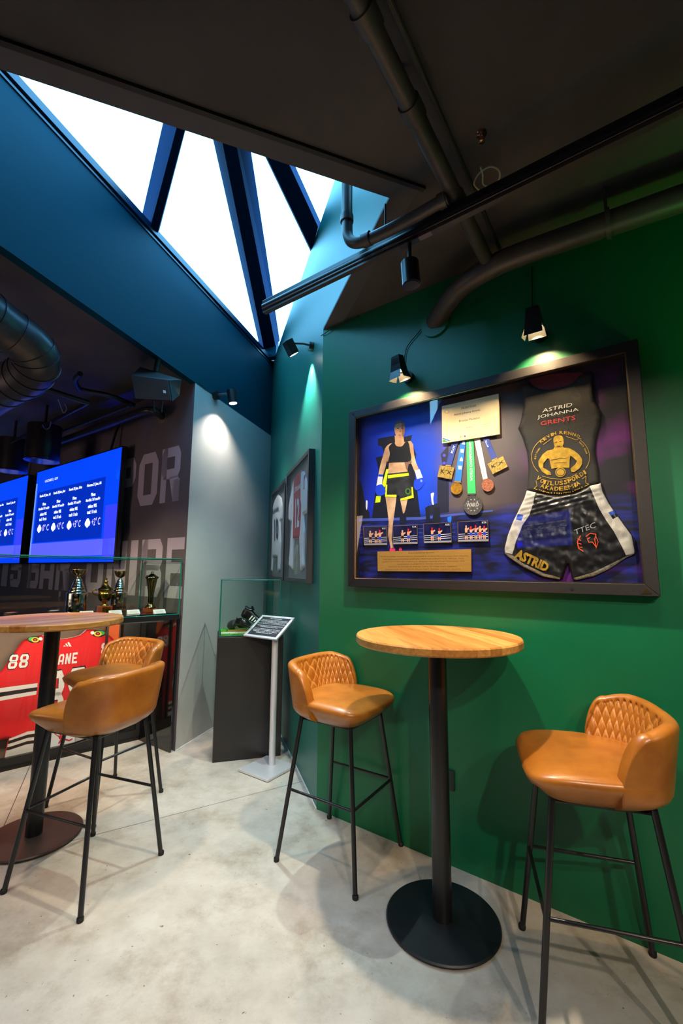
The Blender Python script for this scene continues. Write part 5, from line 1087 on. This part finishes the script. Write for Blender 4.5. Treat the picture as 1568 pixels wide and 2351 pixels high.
# jersey in the case
z5 = lambda x, y: (x/5.227, 1400+y/5.227)
JP = Plane(VF.P(0, 0).xy-VF.n*(-.50) if False else (VF.o+VF.n*.50), (VF.o+VF.n*.50)+VF.d*3)
SJ = Art(JP, U3, 0); M_RED = mat('red hockey cloth', (214, 22, 28), .75, bump=.35, bscale=260); M_JBK = mat('black hockey cloth', (20, 20, 22), .75); M_JWH = mat('white hockey cloth', (222, 222, 218), .75, bump=.3, bscale=260)
body = [(280, 370), (400, 330), (500, 305), (620, 345), (740, 350), (860, 335), (960, 305), (1035, 240), (1110, 238), (1270, 268), (1375, 360), (1450, 520), (1520, 800), (1500, 1150), (1330, 1200), (1260, 900), (1180, 1000), (1130, 1560), (600, 1690), (40, 1830), (100, 1550), (320, 1490), (330, 1460), (400, 1440), (440, 1200), (470, 880), (440, 1080), (418, 1440), (320, 1492), (0, 1570), (-220, 1620), (-260, 1200), (-120, 900), (0, 760), (90, 640), (180, 500)]
body = [(280, 370), (400, 330), (500, 305), (620, 345), (740, 350), (860, 335), (960, 305), (1035, 240), (1110, 238), (1270, 268), (1375, 360), (1450, 520), (1520, 800), (1500, 1150), (1330, 1200), (1260, 900), (1180, 1000), (1130, 1560), (600, 1690), (40, 1830), (100, 1550), (0, 1570), (-220, 1620), (-260, 1200), (-120, 900), (0, 760), (90, 640), (180, 500)]
regs = [([(-200, 990), (0, 938), (450, 878), (446, 925), (0, 990), (-205, 1040)], M_JWH), ([(-205, 1042), (0, 992), (446, 927), (440, 968), (0, 1042), (-210, 1100)], M_JBK), ([(-210, 1102), (0, 1044), (440, 970), (432, 1015), (0, 1090), (-215, 1160)], M_JWH),
        ([(110, 1545), (330, 1458), (1120, 1350), (1122, 1385), (330, 1495), (105, 1570)], M_JWH), ([(104, 1572), (330, 1497), (1120, 1387), (1120, 1420), (325, 1535), (95, 1610)], M_JBK), ([(94, 1612), (325, 1537), (1120, 1422), (1122, 1450), (320, 1575), (86, 1650)], M_JWH), ([(85, 1652), (320, 1577), (1120, 1452), (1120, 1485), (315, 1612), (75, 1690)], M_JBK), ([(74, 1692), (315, 1614), (1120, 1487), (1122, 1550), (600, 1680), (48, 1822)], M_JWH),
        ([(503, 310), (620, 350), (740, 354), (860, 338), (965, 305), (1040, 242), (1015, 245), (950, 285), (860, 305), (740, 318), (620, 312), (525, 300)], M_JWH)]
items = [('g', '88', [(72, 722), (352, 690), (378, 520), (112, 530)], M_JBK), ('g', '88', [(80, 712), (345, 688), (368, 530), (122, 540)], M_JWH), ('g', '88', [(1205, 545), (1420, 520), (1440, 385), (1215, 400)], M_JWH),
  ('g', 'KANE', [(600, 668), (932, 638), (945, 508), (625, 545)], M_JWH), ('g', '88', [(490, 1330), (1068, 1262), (1098, 655), (520, 742)], M_JBK), ('g', '88', [(505, 1310), (1056, 1250), (1084, 672), (535, 756)], M_JWH, ),
  ('p', [(758, 440), (772, 425), (790, 440)], M_JWH), ('p', [(782, 412), (798, 402), (822, 440), (800, 440)], M_JWH), ('p', [(808, 395), (826, 384), (860, 440), (832, 440)], M_JWH)]
for (cx, cy, k) in ((415, 358, 1), (1182, 286, -1)):
    items += [('p', ell(cx, cy, 84, 42, 20), M_JBK, .0002), ('p', ell(cx-10*k, cy-6, 66, 28, 20), mat('patch green', (60, 180, 90), .6), .0004), ('p', ell(cx+8*k, cy+4, 46, 30, 20), mat('patch yellow', (235, 200, 20), .6), .0006), ('p', ell(cx+8*k, cy, 28, 20, 20), M_JBK, .0008), ('p', ell(cx+8*k, cy, 16, 12, 20), mat('patch red', (200, 50, 30), .6), .001), ('p', ell(cx+72*k, cy-10, 24, 20, 16), M_JWH, .0006)]
shirt('hockey_jersey', 'red hockey jersey with white 88 numbers in the case below the vitrine', SJ, body, regs, items, z5, 0, .02, M_RED, JP)
q = SJ.q([(600, 1440), (905, 1400), (895, 1590), (600, 1690)], .045, z5); S_ = Art(JP, U3+sum(a for a, b in q)/4, min(b for a, b in q)); P_ = S_.q([(600, 1440), (905, 1400), (895, 1590), (600, 1690)], .045, z5)
o = MB().plate(P_, .045, .006, M_WHITE).build('player_card'); S_.place(o); tag(o, 'white card with a small red hockey player in front of the jersey hem', 'card')
mb = MB(); 
for P_ in ([(700, 1490), (720, 1475), (745, 1490), (730, 1510)], [(700, 1510), (770, 1500), (790, 1550), (740, 1570), (705, 1545)], [(720, 1560), (750, 1560), (720, 1600), (700, 1612), (698, 1600)], [(770, 1540), (830, 1560), (870, 1540), (872, 1556), (830, 1580), (760, 1562)], [(655, 1480), (705, 1515), (700, 1525), (650, 1490)]): mb.plate(S_.q(P_, .0455, z5), .0455, 0, mat('player red', (190, 40, 50), .6))
mb.build('player_print', o)
# trophies
def troph(name, label, u, n, rt_extra=None):
    p = VF.P(U3+u, 1.034); p = p+Vector((VF.n.x, VF.n.y, 0))*n; return empty(name, tuple(p), VF.rz, label, 'trophy', 'trophies in the glass vitrine')
def cup(label, u, n, H, r):
    t = troph('cup_trophy', label, u, n)
    MB().lathe([(0, 0), (r, 0), (r, .02), (r*.96, .024), (r, .03), (r, H*.46), (r*.98, H*.48), (r*.72, H*.50)], M_CHROME, 36).build('barrel_base', t)
    pr = []
    for k in range(5): z0_ = H*(.50+.055*k); rr = r*(.74-.085*k); pr += [(rr, z0_), (rr, z0_+H*.035), (rr*.88, z0_+H*.045), (rr*.88, z0_+H*.055)]
    pr += [(r*.22, H*.79), (r*.2, H*.83)]; MB().lathe(pr, M_CHROME, 32).build('banded_collar', t)
    MB().lathe([(r*.2, H*.83), (r*.5, H*.86), (r*.72, H*.92), (r*.8, H*.985), (r*.84, H), (r*.78, H), (r*.66, H*.93), (0, H*.87)], mat('bowl metal', (200, 160, 120), .15, 1.0), 32).build('bowl', t); return t
cup('large barrel-shaped silver cup trophy, leftmost in the vitrine', -.66, .36, .335, .07)
cup('slightly smaller barrel-shaped silver cup trophy, third from left', -.365, .36, .325, .058)
t = troph('lidded_trophy', 'two-handled lidded gold cup trophy on a wooden block', -.475, .33)
MB().box((-.05, -.045, 0), (.05, .045, .055), mat('reddish wood block', (150, 66, 24), .35, noise=.2)).build('wooden_base', t, bevel=.003)
MB().box((-.022, -.0462, .006), (.034, -.045, .048), M_GOLDM).build('name_plate', t)
MB().lathe([(0, .055), (.03, .055), (.03, .06), (.012, .07), (.012, .082), (.034, .095), (.048, .12), (.05, .145), (.052, .148), (.047, .15), (.05, .175), (.055, .18)], M_GOLDM, 32).build('cup_body', t)
MB().lathe([(.055, .18), (.05, .188), (.03, .2), (.016, .22), (.012, .235), (.018, .24), (.008, .245), (.006, .255), (.01, .26), (.006, .268), (0, .27)], M_GOLDM, 28).build('lid', t)
for sd in (-1, 1): MB().tube(smoothpath([(sd*.048, 0, .14), (sd*.07, 0, .142), (sd*.086, 0, .155), (sd*.088, 0, .172), (sd*.075, 0, .182), (sd*.06, 0, .176)]), .005, M_GOLDM, 8).build('handle', t)
t = troph('vase_trophy', 'tall tapered dark gold vase trophy, rightmost in the vitrine', -.165, .22)
MB().box((-.045, -.04, 0), (.045, .04, .03), mat('reddish wood block', (150, 66, 24), .35, noise=.2)).build('wooden_base', t, bevel=.003)
M_DG = mat('dark bronze metal', (96, 84, 56), .2, 1.0)
MB().lathe([(0, .03), (.042, .03), (.04, .038), (.026, .055), (.016, .075), (.02, .08), (.022, .14), (.038, .245), (.042, .262), (.052, .27)], M_DG, 32).build('vase_body', t)
MB().lathe([(.052, .27), (.05, .278), (.03, .288), (.017, .30), (.008, .305), (.009, .318), (0, .324)], M_DG, 28).build('lid', t)
for k, (u, n, lab) in enumerate(((-.61, .25, 'white label card before the leftmost cup'), (-.43, .19, 'white label card before the lidded gold cup'), (-.31, .16, 'white label card before the third trophy'), (-.145, .07, 'white label card before the vase trophy'))):
    p = VF.P(U3+u, 1.034)+Vector((VF.n.x, VF.n.y, 0))*n; o = MB().add([(-.045, -.02, .0), (.045, -.02, .0), (.045, .012, .028), (-.045, .012, .028), (-.045, .012, 0), (.045, .012, 0)], [(0, 1, 2, 3), (3, 2, 5, 4), (0, 3, 4), (1, 5, 2), (0, 4, 5, 1)], M_WHITE).build('label_card'); o.location = p; o.rotation_euler = (0, 0, VF.rz); tag(o, lab, 'card', 'label cards in the vitrine')
    mb = MB(); 
    for j in range(3): mb.add([(-.03, -.0202+.008*j+.003, .0033+.007*j+.0015), (.03, -.0202+.008*j+.003, .0033+.007*j+.0015), (.03, -.0202+.008*j+.0045, .0033+.007*j+.0028), (-.03, -.0202+.008*j+.0045, .0033+.007*j+.0028)], [(0, 1, 2, 3)], INKF)
    mb.build('printed_lines', o)
p = VF.P(U3-.98, 1.034)+Vector((VF.n.x, VF.n.y, 0))*.30; o = MB().box((-.22, -.06, 0), (.2, .06, .012), M_BLACK).build('puck_tray'); o.location = p; o.rotation_euler = (0, 0, VF.rz); tag(o, 'flat black tray under the hockey pucks', 'tray')
for (u, r_2, h, M_, lab) in ((-1.06, .042, .028, mat('orange puck print', (214, 110, 40), .5), 'hockey puck with an orange print, left one'), (-.90, .02, .006, mat('pale gold coin', (222, 190, 130), .4), 'small pale coin between the two pucks'), (-.81, .042, .028, mat('white puck print', (205, 205, 205), .5), 'hockey puck with a white print, right one')):
    p = VF.P(U3+u, 1.046)+Vector((VF.n.x, VF.n.y, 0))*.30; t = empty('hockey_puck' if h > .01 else 'coin', tuple(p), VF.rz, lab, 'puck' if h > .01 else 'coin')
    MB().lathe([(0, 0), (r_2*.96, 0), (r_2, .003), (r_2, h-.003), (r_2*.96, h), (0, h)], M_BLACK if h > .01 else M_, 30).build('disc', t); MB().lathe([(0, h+.0006), (r_2*.7, h+.0006)], M_, 26).build('print', t)
